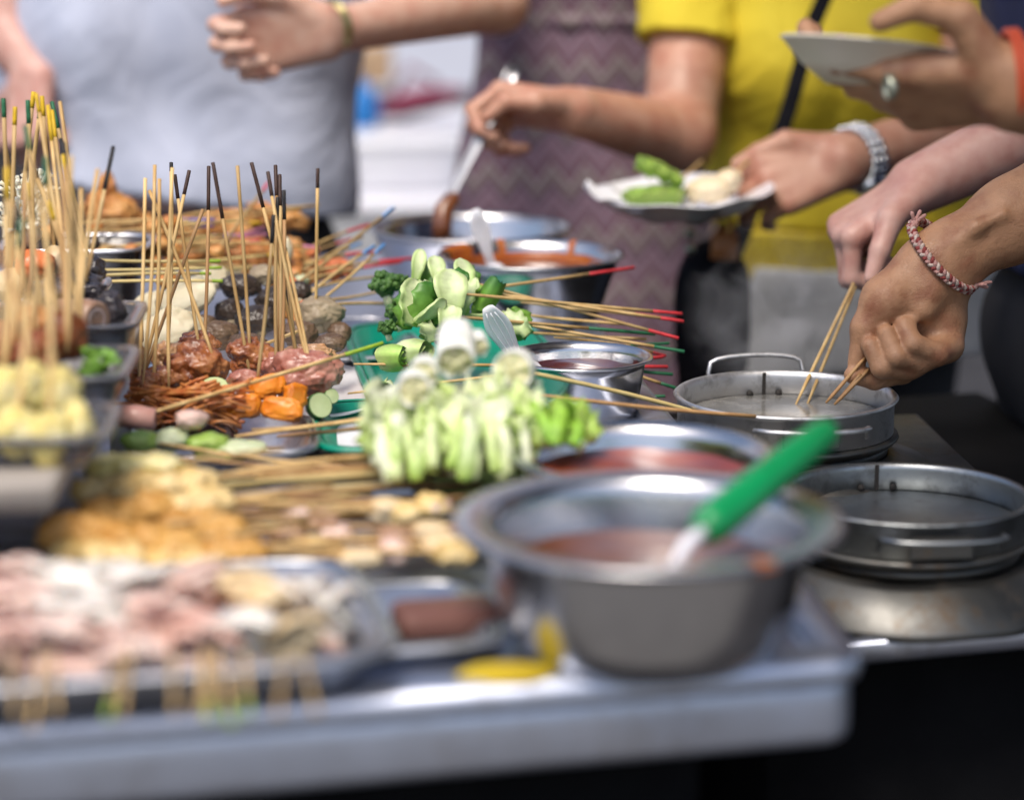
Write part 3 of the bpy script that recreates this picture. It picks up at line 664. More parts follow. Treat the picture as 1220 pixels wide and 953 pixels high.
mb = MB(); dish(mb, (c2.x, c2.y+.012, ZC+.0045), .036, .022, ROT, [(.003,0),(0,.003),(0,.015),(.003,.018)], e=8); o = mb.build('brown_slab', M['board'], None, loc=(c2.x,c2.y,ZC+.004)); tag(o, 'flat reddish brown slab lying in the shallow steel tray', 'slab')
c = P(604, 812, 1.50); c = G(604, 816)
mb = MB(); lump(mb, V((c.x,c.y,ZC+.0075)), (.032,.016,.006), 3, .25, 1.5, 3, rot=E(0,0,9)); o = mb.build('yellow_rag', M['yellow_cloth'], None, loc=(c.x,c.y,ZC)); tag(o, 'small crumpled yellow rag at the foot of the front bowl', 'rag')
c = G(306, 475, ZC+.01); CP = V((G(300,505).x, 2.29, 0))
t = thing('oval_plate', 'white plate under the fried chicken, shreds and orange slabs', 'plate', V((CP.x,CP.y,ZC)))
mb = MB(); dish(mb, (CP.x,CP.y,ZC+.0015), .112, .125, ROT*.5, [(.03,0),(.028,.001),(.012,.010),(.001,.014),(-.0005,.0155),(.001,.017),(.012,.0125),(.03,.004)], e=3.4); mb.build('plate_body', M['white_ceramic'], t)
c = V((G(340,400).x, 2.56, 0))
tray('metal_tray', 'steel tray under the mushrooms behind the fried chicken', 'tray', 'steel_tray', c, .15, .115, .012, .008)
c = G(560, 420); CGt = V((G(545,440).x, 2.43, 0))
tray('green_tray', 'long green plastic tray under the bok choy skewers', 'tray', 'green_tray', CGt, .105, .20, .020, .008, rot=ROT*.6, e=6)
c = V((G(530,560).x-.01, 2.13, 0))
tray('green_tray', 'green plastic tray mostly hidden under the pale cabbage pile', 'tray', 'green_tray', c, .11, .10, .022, .008, rot=ROT*.4, e=6)
c = V((G(283,560).x, 2.06, 0))
tray('foil_tray', 'thin silvery foil tray holding cucumber beside the pink sausage', 'tray', 'steel_tray', c, .068, .072, .028, .006, rot=ROT*.5, e=5)
c = V((G(395,535).x, 2.14, 0))
mb = MB(); dish(mb, (c.x,c.y,ZC+.001), .034, .05, .12, [(.0,0),(-.001,.006),(.001,.008),(.006,.006)], e=6); o = mb.build('paper_dish', M['paper'], None, loc=(c.x,c.y,ZC)); tag(o, 'white paper dish corner between the foil tray and the green tray', 'dish')
# raised tier with four clear boxes
TZ = ZC+.097
tr = thing('display_tier', 'raised steel tier on white posts holding the clear food boxes', 'shelf', V((-.4,1.9,ZC)))
mb = MB(); e0 = G(60,578,TZ); prism(mb, [(e0.x-.5,e0.y-.05),(e0.x,e0.y),(e0.x-.025,e0.y+.60),(e0.x-.5,e0.y+.60)], TZ-.020, TZ, .003); mb.build('shelf_board', M['tan_board'], tr)
for dx, dy in ((-.055,.015),(-.03,.48),(-.4,-.03),(-.4,.46)):
    mb = MB(); tube(mb, [(e0.x+dx,e0.y+dy,ZC+.001),(e0.x+dx,e0.y+dy,TZ-.0205)], .010, 12); mb.build('post', M['white_plastic'], tr)
def box(label, c, ax, ay, h, rot=.05):
    t = thing('food_box', label, 'box', V((c.x,c.y,TZ)), 'clear food boxes on the raised tier'); cc = (c.x,c.y,TZ+.001)
    mb = MB(); dish(mb, cc, ax, ay, rot, [(.012,0),(.008,.0),(.004,.004),(.001,h),(.0025,h),(.006,.005),(.012,.0016)], e=7); mb.build('box_body', M['clear_plastic'], t)
    mb = MB(); dish(mb, cc, ax, ay, rot, [(.002,h+.0002),(-.007,h+.0005),(-.008,h-.002),(-.007,h+.002),(.002,h+.0022)], e=7, closed=True); mb.build('lip', M['clear_plastic'], t)
BX = []
for lab, px, py, d, ax, ay, h in (('cloudy plastic box of yellow corn skewers on the raised tier', 40, 500, 1.76, .052, .055, .020), ('cloudy plastic box of browned meatballs on the raised tier', 62, 445, 1.93, .058, .06, .028),
        ('cloudy plastic box of squid rolls behind the meatballs', 75, 392, 2.10, .062, .055, .034), ('cloudy plastic box of enoki and orange fishballs at the back of the tier', 20, 330, 2.25, .075, .065, .028)):
    p = P(px, py, d); BX.append(p); box(lab, p, ax, ay, h)
# ------------------------------------------------------------------ food
ORDER = []
def ordn(template, rows, axis=0, names=None):
    """tells look-alikes apart by their order across the row"""
    words = ['first','second','third','fourth','fifth','sixth','seventh','eighth','ninth','tenth','eleventh','twelfth','thirteenth','fourteenth','fifteenth','sixteenth','seventeenth','eighteenth','nineteenth','twentieth']
    rows = sorted(rows, key=lambda r: r[0]); n = len(rows)
    for i, (k, o) in enumerate(rows):
        if n == 1: w = 'only'
        elif i == 0: w = 'leftmost'
        elif i == n-1: w = 'rightmost'
        elif i >= n-3 and n > 5: w = ('second' if i == n-2 else 'third')+' from right'
        else: w = words[min(i, 19)]+' from left'
        o['label'] = template.format(w)
def scr(p):
    r = V(p)-CAM; d = r.dot(FW); return 610+r.dot(RT)/d*FPX, 476.5-r.dot(UP)/d*FPX, d
def stick(par, A, B, tip=None, frac=.2, r=.0017, wood='wood', bend=.0):
    A, B = V(A), V(B); L = B-A; n = 6
    s = L.cross(FW).normalized()
    f = lambda t: A.lerp(B, t)+s*(bend*math.sin(math.pi*t))
    e = 1-frac if tip else 1
    mb = MB(); tube(mb, [f(e*i/n) for i in range(n+1)], [r*.55]+[r]*n, 8)
    o = mb.build('stick', M[wood], par)
    if tip:
        mb = MB(); tube(mb, [f(e+frac*i/3) for i in range(4)]+[f(1)+L.normalized()*.0004], [r*1.06]*4+[r*.8], 8); mb.build('coloured_tip', M[tip], o)
    return o
def Zc(x, y): return 120+x/2.978, 180+y/2.978
# fried chicken with upright skewers
CH = [  # zoom x, y, size px (x, y), depth, material
 (342,772,100,88,2.225,'chicken'), (250,735,62,58,2.27,'chicken_pale'), (532,728,82,66,2.25,'chicken'), (212,812,72,50,2.215,'chicken'), (512,812,55,34,2.20,'ham'),
 (735,790,120,82,2.215,'ham'), (640,775,75,60,2.24,'ham'), (118,745,42,55,2.26,'chicken_pale'), (150,822,58,44,2.20,'chicken'), (740,725,95,40,2.27,'chicken_pale'), (350,690,68,50,2.30,'chicken')]
ST = [ # tip, base (zoom px), tip colour, frac, owner, wood
 ((158,97),(135,840),None,0,8,'wood'), ((192,50),(150,800),None,0,8,'wood'), ((208,98),(181,880),None,0,3,'wood'), ((172,140),(392,718),None,0,0,'wood'),
 ((250,42),(232,760),'tip_black',.04,1,'wood'), ((254,60),(243,840),None,0,3,'wood'), ((314,70),(160,740),'tip_dark',.12,1,'wood'), ((263,85),(348,690),'tip_dark',.13,10,'wood'),
 ((363,207),(150,805),None,0,7,'wood_brown'), ((383,55),(366,720),'tip_dark',.22,10,'wood_brown'), ((398,42),(528,785),'tip_dark',.25,2,'wood'), ((485,52),(530,720),None,0,2,'wood'),
 ((535,42),(694,720),'tip_dark',.22,9,'wood'), ((593,75),(737,748),'tip_dark',.12,5,'wood'), ((620,52),(618,860),'tip_dark',.13,6,'wood_brown'), ((635,85),(633,905),'tip_dark',.13,6,'wood'),
 ((650,140),(635,830),'tip_black',.14,6,'wood_brown'), ((628,165),(626,790),'tip_black',.12,6,'wood'), ((613,228),(556,800),'tip_black',.16,4,'wood'), ((655,345),(739,750),None,0,5,'wood'), ((646,300),(690,725),None,0,9,'wood')]
LC = {0:'knobbly browned fried chicken piece, the biggest, at the front of the white plate',1:'pale fried chicken piece behind the small browned one',2:'round browned chicken piece in the middle of the plate',
      3:'small dark chicken piece over the orange shreds',4:'small pinkish chicken piece touching the orange slabs',5:'large pink sliced chicken thigh at the plate end by the green tray',6:'pink chicken piece carrying a cluster of black tipped sticks',
      7:'pale chicken piece at the edge beside the clear boxes',8:'browned chicken piece low at the edge, beside the clear boxes',9:'pale skinned chicken lying on top of the pink thigh',10:'browned chicken at the back against the dark mushrooms'}
for i, (x, y, sx, sy, d, m) in enumerate(CH):
    px, py = Zc(x, y); c = P(px, py, d); k = d/FPX/2.978
    t = thing('chicken_skewer', LC[i], 'skewer', c, 'fried chicken skewers on the white plate')
    mb = MB(); lump(mb, c, (sx*k*1.05, sy*k*1.0, sy*k*1.05), 11+i, .3, 1.25, 5, ridge=.10)
    if m == 'ham': lump(mb, c+V((-sx*k*.3,-.006,sy*k*.35)), (sx*k*.5, sy*k*.5, sy*k*.5), 31+i, .25, 1.2, 4, ridge=.08)
    mb.build('meat', M[m], t)
    for (a, b, tc, fr, ow, wd) in ST:
        if ow != i: continue
        pb = P(*Zc(*b), d-.012); pt = P(*Zc(*a), d+random.uniform(-.03,.04))
        stick(t, pb+(pb-pt).normalized()*.012, pt, tc, fr, wood=wd, bend=random.uniform(-.003,.003))
# mushrooms
MS = [(495,480,72,46,2.50,'shroom_dark'),(455,575,52,50,2.48,'shroom_dark'),(556,600,78,52,2.44,'shroom_dark'),(582,440,52,38,2.53,'shroom_grey'),(420,655,74,52,2.40,'shroom_brown'),(522,682,66,36,2.37,'shroom_brown'),
      (702,500,46,40,2.50,'shroom_dark'),(780,578,84,64,2.43,'shroom_grey'),(705,650,66,48,2.38,'shroom_brown'),(815,682,56,34,2.36,'shroom_brown'),(848,645,42,38,2.42,'shroom_brown'),(612,530,64,46,2.48,'shroom_dark'),(372,612,40,32,2.46,'shroom_brown')]
ML = ['glossy black mushroom, topmost of the dark heap','black mushroom below the topmost one, by the cream slices','big black mushroom in the middle of the dark heap','olive tan mushroom at the very back of the dark heap','brown mushroom low beside the cream slices','flat brown mushroom just behind the chicken',
      'small dark mushroom at the back, behind the big tan one','large speckled tan mushroom, palest of the heap','round brown mushroom below the speckled tan one','flat brown mushroom low at the heap end','small brown mushroom at the outer end of the heap','black mushroom behind the stick cluster','small brown mushroom wedged under the topmost black one']
for i, (x, y, sx, sy, d, m) in enumerate(MS):
    px, py = Zc(x, y); c = P(px, py, d); k = d/FPX/2.978; rr = E(random.uniform(-35,-5), random.uniform(-25,25), i*40)
    t = thing('mushroom_skewer', ML[i], 'mushroom', c, 'mushrooms heaped behind the fried chicken')
    mb = MB(); lump(mb, c, (sx*k, sx*k*.85, sy*k), 50+i, .16, 1.5, 5, ridge=.08); mb.build('mushroom_cap', M[m], t)
    mb = MB(); q_ = V((random.uniform(-.3,.3), -.55, -.6)); tube(mb, [c+q_*sy*k*.6, c+q_*sy*k*1.35], [sy*k*.4, sy*k*.34], 12); mb.build('stem', M['oyster' if i % 3 == 0 else 'shroom_grey'], t)
    if i == 7: stick(t, c+V((-.004,-.01,.0)), P(*Zc(770,63), 2.40), 'tip_dark', .13)
    if i == 5: stick(t, c+V((.0,-.02,-.004)), P(*Zc(700,640), 2.33))
for i, (x, y, sx, sy, d) in enumerate(((300,525,110,62,2.47),(225,640,105,72,2.40),(300,610,70,50,2.42),(180,560,80,56,2.49),(395,450,60,40,2.55),(450,440,60,34,2.62))):
    px, py = Zc(x, y); c = P(px, py, d); k = d/FPX/2.978
    mb = MB(); lump(mb, c, (sx*k, sy*k*.5, sy*k), 80+i, .2, 1.3, 4, rot=E(-30, random.uniform(-30,30), 10*i), ridge=.1, pw=.75)
    o = mb.build('mushroom_slice', M['oyster'], None, loc=c)
    tag(o, ['broad cream mushroom slice standing between the thin upright sticks','cream mushroom slice low behind the browned chicken','small cream slice against the black mushrooms','cream mushroom slice at the outer side near the green tipped skewers','cream mushroom slice behind the topmost black mushroom','pale cream slice at the back near the golden fries'][i], 'mushroom slice', 'cream mushroom slices')
# shreds, orange slabs, cucumber
mb = MB(); rnd = random.Random(4)
for i in range(190):
    px = rnd.uniform(134, 272); py = rnd.uniform(462, 505)-max(0, (px-235))*.25*0; d = 2.16+rnd.uniform(-.025,.035)
    c = P(px, py, d); a = rnd.gauss(0, .5); L = rnd.uniform(.012,.03)
    dv_ = V((math.cos(a), math.sin(a)*.8, rnd.gauss(0,.25)))*L
    pts = [c-dv_+V((0,0,rnd.uniform(-.004,.0))), c+V((0,0,rnd.uniform(0,.006))), c+dv_]
    tube(mb, bez(*pts, 5), rnd.uniform(.0011,.0019), 5)
c = P(205,485,2.16); o = mb.build('fried_shreds', M['shred'], None, loc=c); o['kind'] = 'stuff'
for i, (x, y, w, h, d) in enumerate(((505,905,68,46,2.165),(645,915,78,44,2.15),(590,835,68,42,2.19),(690,870,44,46,2.175))):
    c = P(*Zc(x, y), d); k = d/FPX/2.978
    mb = MB(); lump(mb, c, (w*k*.95, .007, h*k*.95), 60+i, .14, 2.2, 5, rot=E(-18, (-4,6,-14,20)[i], (6,-8,14,30)[i]), pw=.6, ridge=.06)
    o = mb.build('orange_slab', M['carrot'], None, loc=c); tag(o, ['bright orange slab beside the shreds, standing upright','bright orange slab nearest the foil tray at the front','bright orange slab on top, touching the pink chicken','narrow bright orange slab at the white plate end'][i], 'orange slab', 'orange slabs on the white plate')
for i, (x, y, s, d) in enumerate(((772,905,46,2.19),(812,872,28,2.21),(405,850,52,2.2))):
    c = P(*Zc(x, y), d); k = d/FPX/2.978; ax_ = V((.5,-.75,.35)) if i < 2 else V((.1,-.5,.8))
    t = thing('cucumber_slice', ['cut cucumber chunk on the bare end of the white plate','small cucumber chunk under the pink chicken thigh','cucumber slice half hidden between chicken and shreds'][i], 'cucumber', c)
    mb = MB(); lathe(mb, [(s*k*.92,-.004),(s*k*.94,.005),(0,.0055)], c, 28, axis=ax_); mb.build('flesh', M['cuke'], t, smooth=False)
    mb = MB(); lathe(mb, [(s*k*.93,-.004),(s*k,-.003),(s*k,.0045),(s*k*.945,.005)], c, 28, axis=ax_); mb.build('peel', M['cuke_skin'], t, smooth=False)
# long skewer with a pink sausage
A, B = P(160,498,2.08), P(456,409,2.20)
t = thing('sausage_skewer', 'long skewer with a pink sausage at one end and a lime green tip', 'skewer', A)
mb = MB(); tube(mb, [A+iv(-.014,-.002), A+iv(-.012,-.002), A+iv(0,-.001), A+iv(.017,.002), A+iv(.0185,.002)], [.004,.0095,.0105,.0105,.006], 20); mb.build('sausage', M['sausage'], t); stick(t, A, B, 'tip_lime', .16, r=.0019)
# foil tray contents
for i, (px, py, sx, sy, m, lab) in enumerate(((168,526,24,13,'lime_veg','lime green vegetable piece at the edge of the foil tray'),(205,524,20,14,'pale_veg','pale translucent cucumber piece between the lime green ones'),(248,528,26,12,'lime_veg','light green cucumber strip in the middle of the foil tray'),(288,535,30,10,'pale_veg','pale green strip lying against the foil tray rim'),(262,542,30,10,'lime_veg','light green strip low in the foil tray'),(228,500,20,12,'raw_pink','pale pink slice beside the sausage'))):
    d = 2.03; c = P(px, py, d); mb = MB(); lump(mb, c, (sx*d/FPX, sx*.7*d/FPX, sy*d/FPX), 90+i, .18, 1.4, 4, rot=E(0, random.uniform(-8,8), 20)); o = mb.build('vegetable_piece', M[m], None, loc=c); tag(o, lab, 'vegetable')
# golden fry at the back
FR_ = [(132,250,34,24,2.80,'fried','pointed golden fritter at the far back by the black trousers'),(170,255,24,18,2.82,'fried','flat golden fritter beside the pointed one'),(215,258,34,20,2.80,'fried_orange','orange brown fritter behind the purple tipped sticks'),(268,252,36,22,2.84,'fried','golden fritter between the upright sticks at the back'),
       (330,255,36,15,2.84,'fried','long golden puff, topmost of the far fried heap'),(300,285,40,22,2.76,'fried_orange','dark orange fritter in the middle of the fried heap'),(338,290,32,24,2.78,'fried','craggy golden fritter near the blue tipped sticks'),(358,310,30,14,2.72,'fried_orange','orange fritter low near the blue tipped sticks'),(270,310,28,14,2.68,'fried','small golden fritter just behind the mushrooms'),(240,280,40,18,2.76,'fried_orange','wide orange fritter under the purple tipped sticks'),(395,300,24,14,2.74,'roe','orange red cut by the red tipped sticks')]
FR_ = [(a_[0], a_[1]+(4 if i_ in (0, 4) else 20))+a_[2:] for i_, a_ in enumerate(FR_)]
for i, (px, py, sx, sy, d, m, lab) in enumerate(FR_):
    c = P(px, py, d); k = d/FPX; mb = MB(); lump(mb, c, (sx*k, sy*k*.9, sy*k), 110+i, .28, 1.8, 5, rot=E(0, random.uniform(-18,18), 0), ridge=.3)
    if i == 0: lump(mb, c+iv(-.004,-.022), (.012,.012,.024), 140, .3, 1.8, 4, ridge=.25)
    o = mb.build('fritter', M[m], None, loc=c); tag(o, lab, 'fritter', 'fried fritters at the back')
for i, (px, py, sx, sy, m) in enumerate(((330,300,9,16,'oyster'),(345,335,14,8,'pale_veg'))):
    c = P(px+10, py-2, 2.6); k = 2.6/FPX; mb = MB(); lump(mb, c, (sx*k,sx*k,sy*k), 150+i, .2, 1.5, 3); o = mb.build('vegetable_piece', M[m], None, loc=c); tag(o, ['pale upright mushroom stub amid the blue tipped sticks','pale green bit under the blue tipped sticks'][i], 'vegetable')
def sheaf(spec, name, tmpl, group, cat, food=None, r=.0016, fl=None):
    rows = []
    for i, s in enumerate(spec):
        (ax, ay, ad), (bx, by, bd), tip, fr = s[:4]; wd = s[4] if len(s) > 4 else 'wood'
        A, B = P(ax, ay, ad), P(bx, by, bd)
        t = thing(name, '', cat, A, group); stick(t, A, B, tip, fr, r=r*random.uniform(.92,1.08), wood=wd, bend=random.uniform(-.0035,.0035))
        if food:
            mb = MB(); food(mb, A, (B-A).normalized(), i); mb.build(fl, M[food.m(i)], t)
        rows.append((bx if abs(bx-ax) < abs(by-ay) or True else by, t))
        rows[-1] = (bx*1.0+by*.001, t)
    ordn(tmpl, rows); return rows
def bits(mats, size, n=2, gap=.012, amp=.2, ridge=.15, start=.0):
    def fn(mb, A, dr, i):
        for j in range(n):
            s_ = size*random.uniform(.8,1.15); lump(mb, A+dr*(start+gap*j), (s_, s_*.9, s_*.8), i*7+j, amp, 1.6, 3, ridge=ridge)
    fn.m = lambda i: mats[i % len(mats)]; return fn
# skewers lying towards the sticks: green, purple, pink, yellow tips
sheaf([((62,308,2.44),(262,311,2.46),'tip_lime',.08,'wood_green'),((66,322,2.43),(264,319,2.46),'tip_lime',.08,'wood_green'),((108,329,2.42),(251,326,2.44),'tip_lime',.09,'wood_green'),((90,337,2.42),(265,335,2.43),'tip_lime',.07,'wood_green')],
      'fish_skewer', 'green tipped skewer, {} by its tip, lying in front of the fritters', 'green tipped skewers lying level', 'skewer', bits(['squid_dark'], .010, 1), fl='fungus_piece')
sheaf([((58,268,2.62),(256,262,2.66),'tip_purple',.2),((60,277,2.60),(254,269,2.68),'tip_purple',.15),((95,275,2.62),(270,282,2.70),'tip_purple',.1),((120,304,2.56),(268,288,2.66),None,0),((110,290,2.58),(262,300,2.64),'tip_purple',.1)],
      'fish_skewer', 'purple tipped skewer, {} by its tip, lying over the far box', 'purple tipped skewers lying level', 'skewer', bits(['squid_dark','fried'], .011, 1), fl='fungus_piece')
sheaf([((190,300,2.62),(316,271,2.72),'tip_pink',.35),((205,298,2.60),(318,279,2.70),'tip_pink',.3),((180,305,2.60),(310,286,2.68),'tip_rose',.2),((170,285,2.66),(282,260,2.74),'tip_yellow',.2),((258,300,2.60),(320,218,2.72),'tip_rose',.13)],
      'fritter_skewer', 'skewer with a pink, rose or yellow tip, {}, lying among the fritters', 'pink tipped skewers among fritters', 'skewer', bits(['fried'], .010, 1), fl='fritter_piece')
rnd = random.Random(77); sp = []
for i in range(14):
    y0 = rnd.uniform(262, 330); x0 = rnd.uniform(90, 210); sp.append(((x0, y0+rnd.uniform(-6,10), 2.66-(y0-262)*.002), (x0+rnd.uniform(110,190), y0-rnd.uniform(-4,26), 2.74-(y0-262)*.002), [None,'tip_purple','tip_pink',None,'tip_yellow',None][i % 6], .1, ['wood','wood_green','wood'][i % 3]))
sheaf(sp, 'fritter_skewer', 'skewer lying level, {} by its tip, in the crossing sheaf below the fritters', 'crossing sheaf before the fritters', 'skewer', bits(['fried','fried_orange'], .010, 1), fl='fritter_piece')
rows = []; sp = []
for i in range(16):
    x0 = rnd.uniform(-4, 128); tx = x0+rnd.gauss(0, 16); d = rnd.choice([2.0, 2.1, 2.15, 1.9, 1.82]); y0 = {2.0:395,2.1:370,2.15:350,1.9:420,1.82:440}[d]
    if d < 1.95: x0 = min(x0, 80); tx = min(tx, 85)
    t = thing('bamboo_skewer', '', 'skewer', P(x0, y0, d), 'upright skewers in the boxes of the tier'); stick(t, P(x0, y0, d), P(tx, y0-rnd.uniform(150, 235), d+.02), [None,'tip_yellow',None,'tip_black',None,'tip_green'][i % 6], rnd.uniform(.08,.2), r=.0017, wood=['wood','wood_brown','wood'][i % 3], bend=rnd.uniform(-.003,.003)); rows.append((tx, t))
ordn('bare upright skewer, {} by its tip, standing in the boxes on the tier', rows)
c = P(95, 292, 2.58)
t = thing('serving_dish', 'dark dish with a pale rim far back under purple tipped skewers', 'dish', V((c.x,c.y,ZC)))
mb = MB(); dish(mb, (c.x,c.y,ZC+.001), .075, .06, 0, [(.03,0),(.025,.0),(.004,c.z-ZC-.003),(.002,c.z-ZC),(.006,c.z-ZC-.002),(.03,.006)], e=4); mb.build('dish_body', M['squid_dark'], t)
mb = MB(); dish(mb, (c.x,c.y,ZC+.001), .075, .06, 0, [(.004,c.z-ZC-.001),(-.006,c.z-ZC+.001),(-.006,c.z-ZC+.004),(.004,c.z-ZC+.002)], e=4, closed=True); mb.build('rim', M['steel_tray'], t)
sheaf([((338,350,2.52),(469,247,2.72),'tip_blue',.12),((352,382,2.44),(458,291,2.60),'tip_blue',.13),((345,372,2.48),(446,293,2.62),'tip_blue',.14),((352,322,2.62),(430,290,2.72),'tip_blue',.18),((330,340,2.56),(432,282,2.70),None,0)],
      'blue_tipped_skewer', 'blue tipped skewer, {} by its tip, fanned out beside the tan mushroom', 'blue tipped skewers fanned out', 'skewer', bits(['fried_orange'], .009, 1), fl='fried_piece')
sheaf([((352,326,2.60),(492,308,2.70),'tip_red',.3),((345,338,2.58),(478,312,2.68),'tip_red',.35),((350,306,2.66),(440,268,2.76),'tip_red',.3),((360,348,2.54),(452,330,2.64),None,0),((356,360,2.50),(462,345,2.60),None,0),((362,366,2.48),(470,362,2.56),'tip_blue',.1),((350,318,2.62),(452,300,2.70),'tip_red',.4),((372,300,2.70),(418,285,2.78),'tip_red',.4)],
      'red_tipped_skewer', 'skewer, {} by its tip, in the red tipped sheaf beside the broccoli', 'red tipped skewers beside the broccoli', 'skewer', bits(['fried_orange','roe'], .010, 1), fl='fried_piece')
# --- leafy vegetables in the green tray
def mixc(a, b, t): return tuple(a[q]*(1-t)+b[q]*t for q in range(3))
WH, PG, MG, LG, DG = (.62,.68,.46), (.44,.58,.20), (.20,.40,.055), (.32,.53,.10), (.035,.15,.022)
def Zb(x, y): return 400+x/2.773, 230+y/2.773
def petiole(mb, top, bot, w, d, turn=.0, tipcol=MG, cup=.55, bulge=.012, wprof=None):
    a, b = P(*Zb(*top), d), P(*Zb(*bot), d-.012); k = d/FPX/2.773
    pts = bez(a, (a+b)/2-FW*bulge, b, 12); w *= 1.12; wd = [w*k*x for x in (.22,.60,.84,.96,1,1,.96,.9,.82,.74,.66,.6,.54)]
    sd = (RT*math.cos(turn)+FW*math.sin(turn)); cs = []
    for i in range(13):
        t_ = i/12; mixc = lambda p_, q_, u_: tuple(p_[j]*(1-u_)+q_[j]*u_ for j in range(3))
        cs.append((mixc(WH, PG, .2+.6*t_), mixc(mixc(WH, PG, .55), tipcol, .15+.8*t_*t_)))
    strip(mb, pts, wd, sd, cup*.75, .0055 if tipcol not in (DG, MG) else .002, cs, ruffle=.0006 if tipcol not in (DG, MG) else .0035, seed=w)
def bok(label, A, B, tip, fr, parts):
    t = thing('bok_choy_skewer', label, 'skewer', A, 'bok choy skewers in the green tray'); stick(t, A, B, tip, fr)
    for nm, fn in parts: mb = MB(); fn(mb); mb.build(nm, M['veg'], t)
    if parts[0][0] == 'stalk':
        q_ = A+iv(random.uniform(-.012,.012), random.uniform(-.004,.016), -.008)
        mb = MB(); strip(mb, bez(q_-UP*.012, q_+iv(random.uniform(-.01,.01),-.012,.012), q_+UP*.026+RT*random.uniform(-.02,.02), 10), [(.005+.009*math.sin((j+1)/12*math.pi))*random.uniform(.8,1.2) for j in range(11)], RT+FW*random.uniform(-.9,.9), random.uniform(.1,.4), .0015, [mixc(MG, DG, j/10) for j in range(11)], ruffle=.004, seed=len(label)); mb.build('leaf', M['veg'], t)
    return t
def roll(mb, c, r, L, ax, c1=PG, c2=MG, turns=2.4):
    ax = V(ax).normalized(); u, w = frame(ax); pts = []; n = 40
    vs = []; fs = []; cs = []
    for i in range(n+1):
        a = turns*2*math.pi*i/n; rr = r*(.18+.82*i/n)*(1+.05*math.sin(a*2.3))
        for j in range(5):
            h = L*(j/4-.5); bulg = 1-.18*(2*j/4-1)**2
            vs.append(c+u*math.cos(a)*rr*bulg+w*math.sin(a)*rr*bulg+ax*(h+.0015*math.sin(a*3+j))); x = j/4
            cs.append(tuple((c1[k]*(1-x)+c2[k]*x)*(.75+.5*((i*7) % 5)/4) for k in range(3)))
    for i in range(n):
        for j in range(4): a = i*5+j; fs.append((a, a+1, a+6, a+5))
    mb.add(vs, fs, cs)
bok('bok choy skewer with a broad pale stalk, standing tall beside the broccoli', P(*Zb(260,350), 2.36), P(755,319,2.58), 'tip_red', .22, [('stalk', lambda m: petiole(m, (265,285), (240,440), 44, 2.36, .5)), ('leaf', lambda m: petiole(m, (292,290), (290,410), 30, 2.385, -.9, DG))])
bok('bok choy skewer with the whitest wide stalk in the middle of the tray', P(*Zb(380,330), 2.36), P(812,374,2.46), 'tip_red', .13, [('stalk', lambda m: petiole(m, (372,255), (388,392), 52, 2.35, .25, PG)), ('leaf', lambda m: petiole(m, (345,300), (300,420), 26, 2.37, -.6, MG))])
bok('bok choy skewer with narrow stalk stubs pointing up at the back', P(*Zb(300,300), 2.42), P(803,381,2.48), 'tip_red', .16, [('stalk', lambda m: petiole(m, (282,190), (262,290), 22, 2.42, .3, LG, .9)), ('stub', lambda m: petiole(m, (325,212), (345,300), 26, 2.41, .2, PG, .9))])
bok('bok choy skewer with a tall pale stalk leaning near the orange sauce bowl', P(*Zb(430,290), 2.42), P(808,403,2.42), 'tip_red', .14, [('stalk', lambda m: petiole(m, (410,220), (445,330), 32, 2.41, .5, LG)), ('leaf', lambda m: petiole(m, (462,280), (420,400), 26, 2.39, -.5, MG))])
bok('bok choy skewer with a curled pale stalk low in front', P(*Zb(300,400), 2.33), P(780,398,2.44), 'tip_green', .3, [('stalk', lambda m: petiole(m, (362,358), (262,425), 28, 2.325, .9, PG)), ('leaf', lambda m: petiole(m, (300,430), (320,495), 34, 2.34, .6, DG)), ('stub', lambda m: petiole(m, (385,375), (360,450), 36, 2.33, .2, PG, .9))])
bok('skewer with a rolled dark green leaf beside the white spoon', P(*Zb(505,330), 2.39), P(814,383,2.44), 'tip_red', .12, [('rolled_leaf', lambda m: roll(m, P(*Zb(505,335), 2.39), .0125, .034, RT*.5+UP*.85-FW*.1, MG, DG))])
bok('skewer with a ribbed green leaf end, just behind the small sauce bowl', P(*Zb(600,430), 2.40), P(815,419,2.40), 'tip_green', .18, [('leaf', lambda m: (lump(m, P(*Zb(598,432), 2.40), (.014,.012,.016), 7, .25, 1.8, 4, ridge=.3, col=MG), petiole(m, (560,395), (640,470), 34, 2.385, 0, DG))), ('stalk', lambda m: petiole(m, (420,405), (560,408), 14, 2.39, 1.2, LG))])
bok('skewer with two plump pale green rolls over the bare tray end', P(*Zb(60,565), 2.28), P(795,437,2.42), 'tip_red', .1, [('rolled_leaf', lambda m: roll(m, P(*Zb(190,540), 2.30), .0155, .026, RT*.9-FW*.5, PG, LG)), ('rolled_leaf', lambda m: roll(m, P(*Zb(262,528), 2.31), .018, .03, RT*.8-FW*.6, WH, PG))])
bok('skewer with a small tight green roll nearest the chicken plate', P(*Zb(40,662), 2.24), P(790,425,2.42), 'tip_red', .12, [('rolled_leaf', lambda m: roll(m, P(*Zb(150,665), 2.26), .0165, .024, RT*.55-FW*.85, PG, DG)), ('leaf', lambda m: petiole(m, (175,620), (190,700), 30, 2.265, .6, MG))])
